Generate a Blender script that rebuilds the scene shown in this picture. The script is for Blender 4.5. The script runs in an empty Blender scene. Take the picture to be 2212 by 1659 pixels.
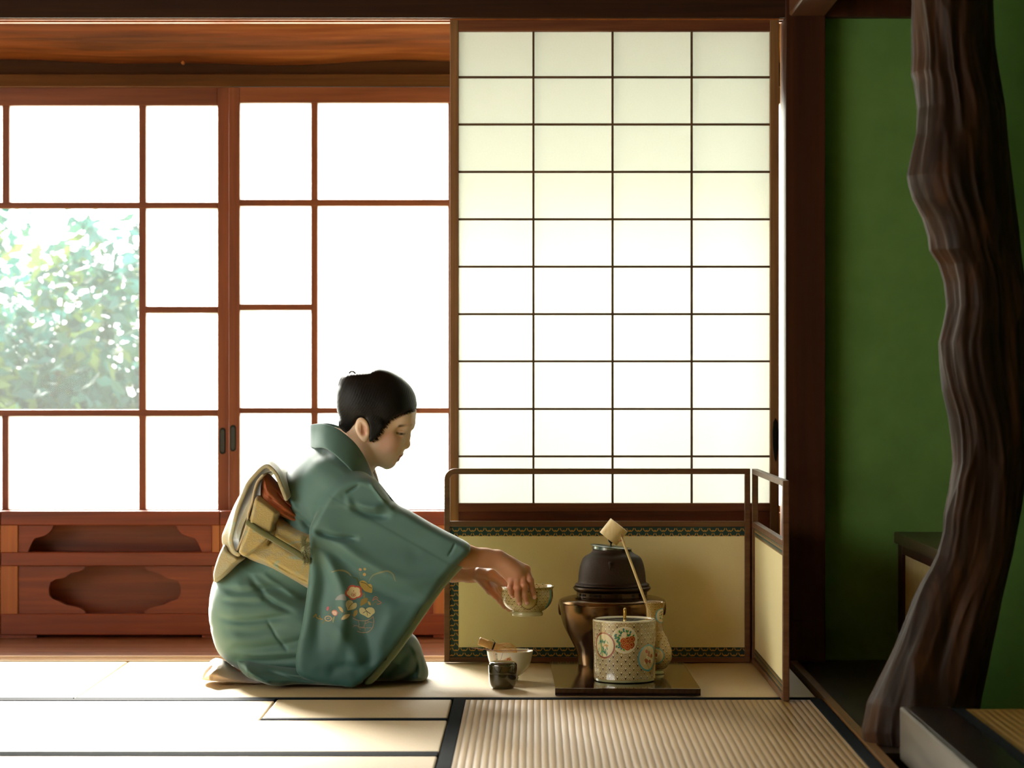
import bpy, bmesh, math, random
import numpy as np
from mathutils import Vector, Matrix
from mathutils.bvhtree import BVHTree

# ---------------------------------------------------------------- camera, sky, sun, exposure
SC = bpy.context.scene
COL = SC.collection
F, CX, CY, H = 5600.0, 1155.0, 826.0, 0.76        # focal length in pixels, principal point, eye height
cam_d = bpy.data.cameras.new('camera')
cam = bpy.data.objects.new('camera', cam_d); COL.objects.link(cam)
cam.location = (0, 0, H); cam.rotation_euler = (math.pi/2, 0, 0)
cam_d.sensor_width = 36.0; cam_d.lens = F/2212*36
cam_d.shift_x = (1106-CX)/2212; cam_d.shift_y = (CY-829.5)/2212
cam_d.clip_start = .05; cam_d.clip_end = 200
cam_d.dof.use_dof = True; cam_d.dof.focus_distance = 6.52; cam_d.dof.aperture_fstop = 4.5
SC.camera = cam

W = bpy.data.worlds.new('sky'); SC.world = W; W.use_nodes = True
bg = W.node_tree.nodes['Background']
bg.inputs[0].default_value = (.98, 1.0, .97, 1); bg.inputs[1].default_value = 8.0

sun_d = bpy.data.lights.new('sun', 'SUN'); sun_d.energy = 54; sun_d.angle = math.radians(17); sun_d.color = (1, .955, .87)
sun = bpy.data.objects.new('sun', sun_d); COL.objects.link(sun)
sun.rotation_euler = Vector((.40, -1.0, -.62)).to_track_quat('-Z', 'Y').to_euler()
sun.location = (-3, 12, 6)

SC.view_settings.view_transform = 'Standard'; SC.view_settings.look = 'None'
SC.view_settings.exposure = 0.0; SC.view_settings.gamma = 1; SC.view_settings.use_curve_mapping = False
cy = SC.cycles
cy.use_denoising = True
try: cy.denoiser = 'OPENIMAGEDENOISE'
except Exception: pass
cy.max_bounces = 10; cy.diffuse_bounces = 6; cy.glossy_bounces = 4; cy.transmission_bounces = 8; cy.transparent_max_bounces = 16
cy.caustics_reflective = False; cy.caustics_refractive = False; cy.sample_clamp_indirect = 8; cy.sample_clamp_direct = 0
cy.use_adaptive_sampling = True; cy.adaptive_threshold = .015

# ---------------------------------------------------------------- helpers
def PX(px, Y): return (px-CX)*Y/F
def PZ(py, Y): return H-(py-CY)*Y/F
def P(px, py, Y): return (PX(px, Y), Y, PZ(py, Y))
def lin(c):
    if isinstance(c, str): c = [int(c[i:i+2], 16)/255 for i in (0, 2, 4)]
    return tuple(((x/12.92) if x <= .04045 else ((x+.055)/1.055)**2.4) for x in c)
ROOT = {}
def tag(o, label=None, cat=None, group=None, kind=None):
    for k, v in (('label', label), ('category', cat), ('group', group), ('kind', kind)):
        if v: o[k] = v
    return o
def thing(name, loc, label, cat, group=None):
    o = bpy.data.objects.new(name, None); COL.objects.link(o); o.empty_display_size = .05
    o.location = loc; ROOT[o] = Vector(loc)
    return tag(o, label, cat, group)
def mk(name, V, Fc, mat, parent=None, smooth=False, bevel=0, origin=None, col=None, mats=None, midx=None):
    V = np.asarray(V, dtype=np.float64).reshape(-1, 3)
    if parent is None:
        if origin is None:
            lo, hi = V.min(0), V.max(0); origin = ((lo[0]+hi[0])/2, (lo[1]+hi[1])/2, lo[2])
        org = Vector(origin)
    else: org = ROOT[parent]
    V = V-np.array(org)
    me = bpy.data.meshes.new(name)
    if isinstance(Fc, np.ndarray):
        n = len(Fc); k = Fc.shape[1]
        me.vertices.add(len(V)); me.vertices.foreach_set('co', V.astype(np.float32).ravel())
        me.loops.add(n*k); me.loops.foreach_set('vertex_index', Fc.astype(np.int32).ravel())
        me.polygons.add(n); me.polygons.foreach_set('loop_start', np.arange(0, n*k, k, dtype=np.int32))
        me.polygons.foreach_set('loop_total', np.full(n, k, dtype=np.int32))
        me.update(calc_edges=True)
    else:
        me.from_pydata([tuple(v) for v in V], [], [tuple(f) for f in Fc]); me.update()
    for m in (mats or [mat]): me.materials.append(m)
    if midx is not None: me.polygons.foreach_set('material_index', np.asarray(midx, dtype=np.int32))
    if smooth: me.polygons.foreach_set('use_smooth', [True]*len(me.polygons))
    if col is not None:
        a = me.attributes.new('Col', 'FLOAT_COLOR', 'POINT')
        c = np.ones((len(V), 4), dtype=np.float32); c[:, :3] = col; a.data.foreach_set('color', c.ravel())
    o = bpy.data.objects.new(name, me); COL.objects.link(o)
    if parent is None: o.location = org
    else: o.parent = parent
    ROOT[o] = org
    if bevel:
        b = o.modifiers.new('bevel', 'BEVEL'); b.width = bevel; b.segments = 2; b.limit_method = 'ANGLE'; b.harden_normals = False
    return o
class MB:
    def __init__(s): s.V = []; s.F = []; s.parts = []
    def add(s, V, Fc):
        s.parts.append((V, Fc)); n = len(s.V); s.V += [tuple(map(float, v)) for v in V]; s.F += [tuple(int(i)+n for i in f) for f in Fc]; return s
    def box(s, x0, x1, y0, y1, z0, z1):
        x0, x1 = sorted((x0, x1)); y0, y1 = sorted((y0, y1)); z0, z1 = sorted((z0, z1))
        return s.add([(x0,y0,z0),(x1,y0,z0),(x1,y1,z0),(x0,y1,z0),(x0,y0,z1),(x1,y0,z1),(x1,y1,z1),(x0,y1,z1)],
                     [(0,3,2,1),(4,5,6,7),(0,1,5,4),(1,2,6,5),(2,3,7,6),(3,0,4,7)])
    def pbox(s, px0, py0, px1, py1, Y, th):       # front face seen at these places of the photograph at depth Y
        return s.box(PX(px0, Y), PX(px1, Y), Y, Y+th, PZ(py1, Y), PZ(py0, Y))
    def tube(s, pts, r, n=10, caps=True):
        pts = [Vector(p) for p in pts]; rr = r if hasattr(r, '__len__') else [r]*len(pts)
        V = []; Fc = []; up = None
        for i, p in enumerate(pts):
            t = (pts[min(i+1, len(pts)-1)]-pts[max(i-1, 0)]).normalized()
            if up is None: up = t.orthogonal().normalized()
            up = (up-t*up.dot(t)).normalized(); w = t.cross(up)
            for k in range(n):
                a = 2*math.pi*k/n; V.append(p+(up*math.cos(a)+w*math.sin(a))*rr[i])
        for i in range(len(pts)-1):
            for k in range(n): Fc.append((i*n+k, i*n+(k+1) % n, (i+1)*n+(k+1) % n, (i+1)*n+k))
        if caps: Fc += [tuple(range(n))[::-1], tuple(range((len(pts)-1)*n, len(pts)*n))]
        return s.add(V, Fc)
    def lathe(s, prof, c, n=64, M=None):
        V = []; Fc = []; m = len(prof)
        for (r, z) in prof:
            for k in range(n):
                a = 2*math.pi*k/n; v = Vector((r*math.cos(a), r*math.sin(a), z))
                if M is not None: v = M @ v
                V.append(v+Vector(c))
        for i in range(m-1):
            for k in range(n): Fc.append((i*n+k, i*n+(k+1) % n, (i+1)*n+(k+1) % n, (i+1)*n+k))
        return s.add(V, Fc)
    def prism(s, poly, y0, y1):                    # poly: (x,z) outline, extruded along depth
        n = len(poly)
        V = [(x, y0, z) for x, z in poly]+[(x, y1, z) for x, z in poly]
        Fc = [tuple(range(n))[::-1], tuple(range(n, 2*n))]+[(i, (i+1) % n, n+(i+1) % n, n+i) for i in range(n)]
        return s.add(V, Fc)
    def each(s, name, mat, parent=None, **k):      # every added piece becomes a part of its own
        return [mk(name, [tuple(map(float, v)) for v in V], [tuple(f) for f in Fc], mat, parent, **k) for V, Fc in s.parts]
    def mk(s, name, mat, parent=None, **k): return mk(name, s.V, s.F, mat, parent, **k)
def struct(name, mb, mat, parent=None, **k):
    o = mb.mk(name, mat, parent, **k)
    if parent is None: o['kind'] = 'structure'
    return o
def spline(pts, n=8, closed=False):
    P_ = np.asarray(pts, dtype=float); N = len(P_); out = []
    rng = range(N) if closed else range(N-1)
    for i in rng:
        if closed: a, b, c, d = P_[(i-1) % N], P_[i], P_[(i+1) % N], P_[(i+2) % N]
        else: a, b, c, d = P_[max(i-1, 0)], P_[i], P_[i+1], P_[min(i+2, N-1)]
        for k in range(n):
            t = k/n
            out.append(.5*((2*b)+(c-a)*t+(2*a-5*b+4*c-d)*t*t+(3*b-a-3*c+d)*t**3))
    if not closed: out.append(P_[-1])
    return np.array(out)

# ---------------------------------------------------------------- materials
def nt(name):
    m = bpy.data.materials.new(name); m.use_nodes = True
    t = m.node_tree; return m, t, t.nodes['Principled BSDF'], t.nodes['Material Output']
def N(t, typ, **kw):
    n = t.nodes.new(typ)
    for k, v in kw.items():
        if k.startswith('i_'):
            key = k[2:]; key = int(key) if key.isdigit() else key.replace('_', ' ')
            n.inputs[key].default_value = v
        else: setattr(n, k, v)
    return n
def ramp(t, stops):
    r = N(t, 'ShaderNodeValToRGB'); e = r.color_ramp.elements
    while len(e) > 1: e.remove(e[-1])
    e[0].position = stops[0][0]; e[0].color = (*lin(stops[0][1]), 1)
    for p, c in stops[1:]:
        q = e.new(p); q.color = (*lin(c), 1)
    return r
def wood(name, dark, mid, light, axis='x', scale=1.0, rough=.45, bump=.15, coat=0, ring=.5, spec=.35):
    m, t, b, o = nt(name); b.inputs['Specular IOR Level'].default_value = spec
    tc = N(t, 'ShaderNodeTexCoord'); mp = N(t, 'ShaderNodeMapping')
    lo, hi = 1.6*scale, 46*scale
    mp.inputs['Scale'].default_value = {'x': (lo, hi, hi), 'y': (hi, lo, hi), 'z': (hi, hi, lo)}[axis]
    t.links.new(tc.outputs['Object'], mp.inputs[0])
    n1 = N(t, 'ShaderNodeTexNoise', i_Scale=1.0, i_Detail=7.0, i_Roughness=.62, i_Distortion=.6)
    t.links.new(mp.outputs[0], n1.inputs[0])
    mp2 = N(t, 'ShaderNodeMapping'); s2 = .22
    mp2.inputs['Scale'].default_value = tuple(s2*v for v in mp.inputs['Scale'].default_value)
    t.links.new(tc.outputs['Object'], mp2.inputs[0])
    n2 = N(t, 'ShaderNodeTexNoise', i_Scale=1.0, i_Detail=3.0, i_Roughness=.5, i_Distortion=1.2)
    t.links.new(mp2.outputs[0], n2.inputs[0])
    mx = N(t, 'ShaderNodeMix', data_type='FLOAT'); mx.inputs[0].default_value = ring
    t.links.new(n1.outputs[0], mx.inputs[2]); t.links.new(n2.outputs[0], mx.inputs[3])
    r = ramp(t, [(.28, dark), (.5, mid), (.74, light)])
    t.links.new(mx.outputs[0], r.inputs[0]); t.links.new(r.outputs[0], b.inputs['Base Color'])
    b.inputs['Roughness'].default_value = rough; b.inputs['Coat Weight'].default_value = coat; b.inputs['Coat Roughness'].default_value = .25
    bp = N(t, 'ShaderNodeBump', i_Strength=bump, i_Distance=.002)
    t.links.new(n1.outputs[0], bp.inputs['Height']); t.links.new(bp.outputs[0], b.inputs['Normal'])
    return m
def plain(name, c, rough=.5, metal=0, spec=.5, noise=0, nscale=30, bump=0, coat=0, sheen=0, c2=None, trans=0):
    m, t, b, o = nt(name)
    b.inputs['Base Color'].default_value = (*lin(c), 1); b.inputs['Roughness'].default_value = rough
    b.inputs['Metallic'].default_value = metal; b.inputs['Specular IOR Level'].default_value = spec
    b.inputs['Coat Weight'].default_value = coat; b.inputs['Coat Roughness'].default_value = .08
    b.inputs['Sheen Weight'].default_value = sheen; b.inputs['Sheen Roughness'].default_value = .4
    if c2 or bump:
        tc = N(t, 'ShaderNodeTexCoord'); n1 = N(t, 'ShaderNodeTexNoise', i_Scale=float(nscale), i_Detail=6.0, i_Roughness=.6)
        t.links.new(tc.outputs['Object'], n1.inputs[0])
        if c2:
            r = ramp(t, [(.35, c), (.65, c2)]); t.links.new(n1.outputs[0], r.inputs[0]); t.links.new(r.outputs[0], b.inputs['Base Color'])
        if bump:
            bp = N(t, 'ShaderNodeBump', i_Strength=bump, i_Distance=.002); t.links.new(n1.outputs[0], bp.inputs['Height']); t.links.new(bp.outputs[0], b.inputs['Normal'])
    if trans:
        tr = N(t, 'ShaderNodeBsdfTranslucent'); tr.inputs[0].default_value = (*lin(c2 or c), 1)
        mx = N(t, 'ShaderNodeMixShader'); mx.inputs[0].default_value = trans
        t.links.new(b.outputs[0], mx.inputs[1]); t.links.new(tr.outputs[0], mx.inputs[2]); t.links.new(mx.outputs[0], o.inputs[0])
    return m
def painted(name, rough=.25, coat=.5, metal=0, spec=.5, gold=False):
    m, t, b, o = nt(name)
    a = N(t, 'ShaderNodeAttribute', attribute_name='Col'); t.links.new(a.outputs[0], b.inputs['Base Color'])
    b.inputs['Roughness'].default_value = rough; b.inputs['Coat Weight'].default_value = coat; b.inputs['Coat Roughness'].default_value = .06
    b.inputs['Metallic'].default_value = metal; b.inputs['Specular IOR Level'].default_value = spec
    return m
def sheet(name, transl, diff, mixt=.6, clear=0.0, gloss=0.0, grain=0):
    """thin paper or frosted glass: light from behind comes through diffusely, a share of it straight"""
    m, t, b, o = nt(name); t.nodes.remove(b)
    tr = N(t, 'ShaderNodeBsdfTranslucent'); tr.inputs[0].default_value = (*lin(transl), 1)
    df = N(t, 'ShaderNodeBsdfDiffuse'); df.inputs[0].default_value = (*lin(diff), 1)
    mx = N(t, 'ShaderNodeMixShader'); mx.inputs[0].default_value = mixt
    t.links.new(df.outputs[0], mx.inputs[1]); t.links.new(tr.outputs[0], mx.inputs[2]); last = mx
    if grain:
        tc = N(t, 'ShaderNodeTexCoord'); n1 = N(t, 'ShaderNodeTexNoise', i_Scale=float(grain), i_Detail=5.0)
        t.links.new(tc.outputs['Object'], n1.inputs[0])
        c = lin(transl); r = N(t, 'ShaderNodeValToRGB'); e = r.color_ramp.elements
        e[0].position = .3; e[0].color = (c[0]*.93, c[1]*.93, c[2]*.91, 1); e[1].position = .7; e[1].color = (*c, 1)
        t.links.new(n1.outputs[0], r.inputs[0]); t.links.new(r.outputs[0], tr.inputs[0])
    if clear:
        tp = N(t, 'ShaderNodeBsdfTransparent'); m2 = N(t, 'ShaderNodeMixShader'); m2.inputs[0].default_value = clear
        t.links.new(last.outputs[0], m2.inputs[1]); t.links.new(tp.outputs[0], m2.inputs[2]); last = m2
    if gloss:
        g = N(t, 'ShaderNodeBsdfGlossy', i_Roughness=.15); m3 = N(t, 'ShaderNodeMixShader'); m3.inputs[0].default_value = gloss
        t.links.new(last.outputs[0], m3.inputs[1]); t.links.new(g.outputs[0], m3.inputs[2]); last = m3
    t.links.new(last.outputs[0], o.inputs[0]); return m

M = {}
M['lintel'] = wood('dark_lintel_wood', '1c0e06', '2e1a0c', '402612', 'x', 1, .7, spec=.15)
M['lintel_z'] = wood('dark_upright_wood', '28140c', '3e2012', '4e2a18', 'z', .8, .45, .1, spec=.2)
M['beam'] = wood('orange_cedar_beam', '2c1207', '8c4a20', 'c07a3e', 'x', .8, .45, .4, ring=.45)
M['sash_x'] = wood('sash_wood_lying', '4a220e', '723a1c', '8c502c', 'x', 1.2, .4)
M['sash_z'] = wood('sash_wood_upright', '4a220e', '723a1c', '8c502c', 'z', 1.2, .4)
M['red_x'] = wood('red_brown_panel_wood', '4c180a', '7c3212', '9c4a1e', 'x', .7, .38, .1, coat=.15)
M['red_z'] = wood('honey_stile_wood', '7a3e1a', 'a05a2a', 'b87038', 'z', .8, .42, .1)
M['shoji_z'] = wood('shoji_stile_wood', '5c3f24', '7f5a36', '997045', 'z', 2, .5, .1)
M['shoji_x'] = wood('shoji_rail_wood', '4a2413', '6b3a20', '85502d', 'x', 2, .5, .1)
M['kumiko'] = wood('shoji_lattice_wood', '3c2a18', '5a4028', '6e5236', 'x', 2, .5, .05)
M['screen'] = wood('screen_frame_wood', '4a2e1e', '6a482e', '80603e', 'x', 1.5, .42, .12)
M['engawa'] = wood('veranda_floor_boards', '3a1c10', '6a3d24', '8a5a3a', 'x', .7, .3, .15, coat=.3)
M['toko'] = wood('dark_alcove_board', '1b1711', '2a231b', '352c22', 'y', .6, .35, .1)
M['dado'] = wood('cabinet_wood', '26100c', '3c1c16', '4b2820', 'z', .8, .4, .1)
M['cab_top'] = wood('cabinet_top_wood', '2a2216', '3c3222', '4a3f2c', 'y', .8, .35, .1)
M['green'] = plain('green_plaster', '608448', .9, spec=.08, c2='688c4e', nscale=9, bump=.08)
M['plaster'] = plain('sand_plaster', 'b09c74', .95, spec=.1, c2='baa67e', nscale=8, bump=.05)
M['ceiling'] = wood('ceiling_boards', '7a5c3c', '94704c', 'a8825a', 'y', .6, .6, .1)
M['floor'] = plain('subfloor_wood', '5a4030', .8)
M['paper'] = sheet('shoji_paper', 'd4d6d2', 'dcdcd0', .62, grain=260)
M['frost'] = sheet('frosted_glass', 'f6f8f4', 'eceeea', .8, clear=.42, gloss=.04)
M['iron_dark'] = plain('blackened_metal', '16150f', .45, metal=.6)
# clear pane with the faint veil of old glass
m, t, b, o = nt('clear_glass'); t.nodes.remove(b)
tp = N(t, 'ShaderNodeBsdfTransparent'); tr = N(t, 'ShaderNodeBsdfTranslucent'); tr.inputs[0].default_value = (.9, .98, .94, 1)
g = N(t, 'ShaderNodeBsdfGlossy', i_Roughness=.02)
m1 = N(t, 'ShaderNodeMixShader'); m1.inputs[0].default_value = .012; m2 = N(t, 'ShaderNodeMixShader'); m2.inputs[0].default_value = .04
t.links.new(tp.outputs[0], m1.inputs[1]); t.links.new(tr.outputs[0], m1.inputs[2]); t.links.new(m1.outputs[0], m2.inputs[1]); t.links.new(g.outputs[0], m2.inputs[2])
t.links.new(m2.outputs[0], o.inputs[0]); M['clear'] = m
def tatami(name, axis, c0, c1):
    m, t, b, o = nt(name)
    tc = N(t, 'ShaderNodeTexCoord'); sx = N(t, 'ShaderNodeSeparateXYZ'); t.links.new(tc.outputs['Object'], sx.inputs[0])
    mul = N(t, 'ShaderNodeMath', operation='MULTIPLY'); mul.inputs[1].default_value = 2*math.pi/(.0152 if axis == 'y' else .0150)
    t.links.new(sx.outputs[0 if axis == 'y' else 1], mul.inputs[0])
    nz = N(t, 'ShaderNodeTexNoise', i_Scale=9.0, i_Detail=3.0); t.links.new(tc.outputs['Object'], nz.inputs[0])
    ad = N(t, 'ShaderNodeMath', operation='MULTIPLY_ADD'); ad.inputs[1].default_value = 1.4; t.links.new(nz.outputs[0], ad.inputs[0]); t.links.new(mul.outputs[0], ad.inputs[2])
    sn = N(t, 'ShaderNodeMath', operation='SINE'); t.links.new(ad.outputs[0], sn.inputs[0])
    ab = N(t, 'ShaderNodeMath', operation='MULTIPLY_ADD'); ab.inputs[1].default_value = .5; ab.inputs[2].default_value = .5; t.links.new(sn.outputs[0], ab.inputs[0])
    pw = N(t, 'ShaderNodeMath', operation='POWER'); pw.inputs[1].default_value = .45; t.links.new(ab.outputs[0], pw.inputs[0])
    mp = N(t, 'ShaderNodeMapping'); mp.inputs['Scale'].default_value = (35, 900, 1) if axis == 'y' else (900, 35, 1)
    t.links.new(tc.outputs['Object'], mp.inputs[0]); n2 = N(t, 'ShaderNodeTexNoise', i_Scale=1.0, i_Detail=3.0); t.links.new(mp.outputs[0], n2.inputs[0])
    r = ramp(t, [(.2, c0), (.8, c1)])
    mx = N(t, 'ShaderNodeMix', data_type='FLOAT'); mx.inputs[0].default_value = .35 if axis == 'y' else .6
    t.links.new(pw.outputs[0], mx.inputs[2]); t.links.new(n2.outputs[0], mx.inputs[3]); t.links.new(mx.outputs[0], r.inputs[0]); t.links.new(r.outputs[0], b.inputs['Base Color'])
    hs = N(t, 'ShaderNodeMath', operation='MULTIPLY_ADD'); hs.inputs[1].default_value = .12; t.links.new(n2.outputs[0], hs.inputs[0]); t.links.new(pw.outputs[0], hs.inputs[2])
    bp = N(t, 'ShaderNodeBump', i_Strength=.45 if axis == 'y' else .3, i_Distance=.0022); t.links.new(hs.outputs[0], bp.inputs['Height']); t.links.new(bp.outputs[0], b.inputs['Normal'])
    b.inputs['Roughness'].default_value = .5; b.inputs['Specular IOR Level'].default_value = .6
    return m
M['tatami_x'] = tatami('tatami_rush_sideways', 'x', 'a4926c', 'c2ac82')
M['tatami_y'] = tatami('tatami_rush_lengthwise', 'y', '765820', '9e7c3c')
M['heri'] = plain('navy_cloth_edging', '0b1115', .9, c2='12191e', nscale=300, bump=.2, spec=.05)
M['frost_fill'] = sheet('fill_window_glass', 'fcfaf4', 'eceeea', .8, clear=.75, gloss=.03)  # glass of the added window in the left wall, clearer for more fill
# ---------------------------------------------------------------- room shell
RL, RR, RB, RC = -3.3, 1.75, -1.2, 2.45          # left wall, right wall, wall behind the camera, ceiling
struct('floor', MB().box(RL, RR, RB, 7.95, -.12, -.055), M['floor'])
struct('ceiling', MB().box(RL, RR, RB, 8.0, RC, RC+.06), M['ceiling'])
struct('wall_back', MB().box(RL, RR, 7.10, 7.18, 1.87, RC), M['plaster'])
struct('wall_behind', MB().box(RL, RR, RB-.08, RB, -.1, RC), M['plaster'])
# left wall: plaster with an unseen window added towards the near end as fill light
wl = MB(); wl.box(RL-.08, RL, RB, 2.0, -.1, RC); wl.box(RL-.08, RL, 5.4, 7.95, -.1, RC); wl.box(RL-.08, RL, 2.0, 5.4, -.1, .3); wl.box(RL-.08, RL, 2.0, 5.4, 1.9, RC)
struct('wall_left', wl, M['plaster'])
w = MB()
for k in range(6): w.box(RL-.06, RL-.02, 2.0+.672*k, 2.04+.672*k, .3, 1.9)
w.box(RL-.06, RL-.02, 2.0, 5.4, .3, .34); w.box(RL-.06, RL-.02, 2.0, 5.4, 1.86, 1.9)
wf = struct('fill_window', w, M['sash_z'])
MB().box(RL-.042, RL-.038, 2.04, 5.4, .34, 1.86).mk('pane', M['frost_fill'], wf)
# right side: alcove wall, green plaster
struct('wall_right', MB().box(RR, RR+.08, RB, 7.2, -.1, RC), M['green'])
X0, X1 = PX(1780, 7.05), RR
struct('wall_alcove', MB().box(X0-.02, X1, 7.08, 7.16, -.1, 1.87), M['green'])
# lintel with its grooves, post, cross beam
yl = 7.05
g = MB(); zb = PZ(38, yl)
g.box(RL, PX(1700, yl), yl, yl+.018, zb, 1.87)
g.box(RL, PX(1700, yl), yl+.018, yl+.12, zb+.016, 1.87)
l_ = struct('trim_1', g, M['lintel'], bevel=.0015)
MB().box(RL, PX(1697, yl), yl+.046, yl+.056, zb, zb+.0165).box(RL, PX(1697, yl), yl+.092, yl+.12, zb, zb+.0165).each('groove_strip', M['red_z'], l_)
g = MB(); g.box(PX(1696, yl), PX(1781, yl), yl-.02, yl+.12, -.055, 1.87)
g.box(PX(1694.5, yl), PX(1781.5, yl), yl-.022, yl+.10, -.055, PZ(1338, yl))
struct('trim_2', g, M['lintel_z'], bevel=.0015)
g = MB(); g.box(PX(1703, yl), PX(1782, yl), 4.0, yl-.02, PZ(37, yl), PZ(37, yl)+.14); struct('trim_3', g, wood('cross_beam_wood', '3a2013', '5e3a24', '74492e', 'y', .8, .45, .1), bevel=.006)
g = MB(); g.box(X0, X1, yl-.01, yl+.06, PZ(37, yl), 1.87); struct('trim_4', g, M['lintel_z'], bevel=.002)
# jamb strip beside the shoji
g = MB(); g.box(PX(1690, 7.14), PX(1697, 7.14), 7.12, 7.2, 0, 1.76); struct('trim_5', g, M['shoji_z'])
# threshold rails and veranda floor
g = MB(); g.box(RL, PX(1697, 7.07), 7.072, 7.092, -.05, .001)
g.box(RL, PX(1697, 7.07), 7.092, 7.2, -.05, -.004); g.box(RL, PX(1697, 7.07), 7.112, 7.120, -.01, .001); g.box(RL, PX(1697, 7.07), 7.142, 7.150, -.01, .001); g.box(RL, PX(1697, 7.07), 7.176, 7.2, -.01, .001)
struct('trim_6', g, wood('threshold_wood', '8a6a4a', 'b08e68', 'c4a47c', 'x', 1.5, .3, .1))
g = MB()
for k in range(5): g.box(RL, RR, 7.202+.12*k, 7.318+.12*k, -.05, .0)
struct('trim_7', g, M['engawa'])
# header beams of the outer wall (round log, ledgers)
YO = 7.80
zt, zbm = PZ(40, YO), PZ(133, YO)
prof = []
hh = (zt-zbm)
pr = [(YO+.1, zbm-.005)]+[(YO+.02-.075*math.sin(math.pi*k/12)**.8, zbm+(hh+.08)*k/12) for k in range(13)]+[(YO+.1, zbm+hh+.08)]
V = []; nseg = 70
for i in range(nseg+1):
    x = RL+(RR-RL)*i/nseg
    wob = .006*math.sin(i*.33)+.004*math.sin(i*.81+1)
    for (y, z) in pr: V.append((x, y, z+wob*(1 if z < zt else .3)))
m_ = len(pr); Fq = [(i*m_+k, i*m_+(k+1) % m_, (i+1)*m_+(k+1) % m_, (i+1)*m_+k) for i in range(nseg) for k in range(m_)]
Fq += [tuple(range(m_))[::-1], tuple(range(nseg*m_, (nseg+1)*m_))]
o = mk('trim_8', V, Fq, M['beam'], smooth=False); o['kind'] = 'structure'
g = MB(); g.box(RL, RR, YO+.025, YO+.09, PZ(162, YO), PZ(125, YO)); struct('trim_9', g, wood('under_beam_wood', '2a1608', '45280f', '5a3616', 'x', .8, .55, .1, spec=.1))
g = MB(); g.box(RL, RR, YO-.03, YO+.09, PZ(187, YO-.03), PZ(160, YO-.03)); struct('trim_10', g, wood('head_rail_wood', '38200c', '553214', '6a4220', 'x', .8, .55, .1, spec=.1), bevel=.002)
# wall above and below the outer windows
g = MB(); g.box(RL, RR, YO+.09, YO+.15, PZ(130, YO), RC); g.box(RL, RR, YO+.05, YO+.12, -.12, PZ(1104, YO)-.004)
struct('wall_outer', g, M['red_x'])
g = MB(); g.box(RL, RR, YO-.05, YO+.12, PZ(1104, YO)-.014, PZ(1104, YO)-.003); struct('trim_11', g, M['red_x'])
pg = MB().lathe([(0, 0), (.0055, 0), (.0055, .010), (.004, .014), (0, .015)], P(396, 136, 7.79), 14, Matrix.Rotation(math.pi/2, 4, 'X'))
tag(pg.mk('wooden_peg', M['red_z'], smooth=True), 'small pale wooden peg sticking out of the dark log beam above the windows', 'peg')

# ---------------------------------------------------------------- outer sashes
def sash(name, Y, left, right, top, bottom, vbars, hbars, panes, stile_l, stile_r, railt, handle):
    g = MB(); th = .03
    fr = thing(name, (PX((left+right)/2, Y), Y, PZ(bottom, Y)), None, None); fr['kind'] = 'structure'
    g.pbox(left, top, left+stile_l, bottom, Y, th).pbox(right-stile_r, top, right, bottom, Y, th)
    g.each('stile', M['sash_z'], fr, bevel=.002)
    g = MB(); g.pbox(left+stile_l, top, right-stile_r, top+railt, Y+.001, th-.002); g.pbox(left+stile_l, bottom-6, right-stile_r, bottom, Y+.001, th-.002)
    g.each('rail', M['sash_x'], fr, bevel=.002)
    for (x0, x1, y0, y1) in vbars: MB().pbox(x0, y0, x1, y1, Y+.003, .024).mk('glazing_bar', M['sash_z'], fr, bevel=.002)
    for (y0, y1, x0, x1) in hbars: MB().pbox(x0, y0, x1, y1, Y+.002, .026).mk('glazing_bar', M['sash_x'], fr, bevel=.002)
    for (x0, y0, x1, y1, mt) in panes: MB().pbox(x0-2, y0-2, x1+2, y1+2, Y+.014, .003).mk('pane', M[mt], fr)
    if handle:
        hx, hy0, hy1 = handle
        n = 16; pts = []
        r = 6.5
        for k in range(n): 
            a = math.pi*k/(n-1); pts.append((hx+r*math.cos(a), hy0+r-r*math.sin(a)))
        for k in range(n):
            a = math.pi+math.pi*k/(n-1); pts.append((hx+r*math.cos(a), hy1-r-r*math.sin(a)))
        poly = [(PX(x, Y-.003), PZ(y, Y-.003)) for x, y in pts]
        h = MB().prism(poly, Y-.003, Y+.002).mk('handle', M['iron_dark'], fr, bevel=.001)
        cxx = sum(p[0] for p in poly)/len(poly); czz = sum(p[1] for p in poly)/len(poly)
        inner = [(cxx+(p[0]-cxx)*.62, czz+(p[1]-czz)*.86) for p in poly]
        MB().prism(inner, Y-.0045, Y-.002).mk('recess', plain('handle_recess', '2c2f28', .6), h)
    return fr
Y1 = 7.80
sash('window_1', Y1, -500, 495, 188, 1106,
     [(300, 315, 222, 1100), (5, 20, 222, 440), (4, 18, 898, 1100), (-280, -265, 222, 1100)],
     [(437, 450, -480, 470), (885, 899, -480, 470), (662, 676, 314, 470), (662, 676, -480, -279)],
     [(20, 228, 300, 437, 'frost'), (-265, 228, 5, 437, 'frost'), (-480, 228, -280, 437, 'frost'), (315, 228, 470, 437, 'frost'),
      (315, 450, 470, 662, 'frost'), (315, 676, 470, 885, 'frost'), (-265, 450, 300, 885, 'clear'), (18, 899, 300, 1100, 'frost'),
      (-265, 899, 4, 1100, 'frost'), (315, 899, 470, 1100, 'frost'), (-480, 450, -280, 662, 'frost'), (-480, 676, -280, 885, 'frost'), (-480, 899, -280, 1100, 'frost')],
     20, 25, 40, (480.5, 924, 981))
Y2 = 7.765
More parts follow.
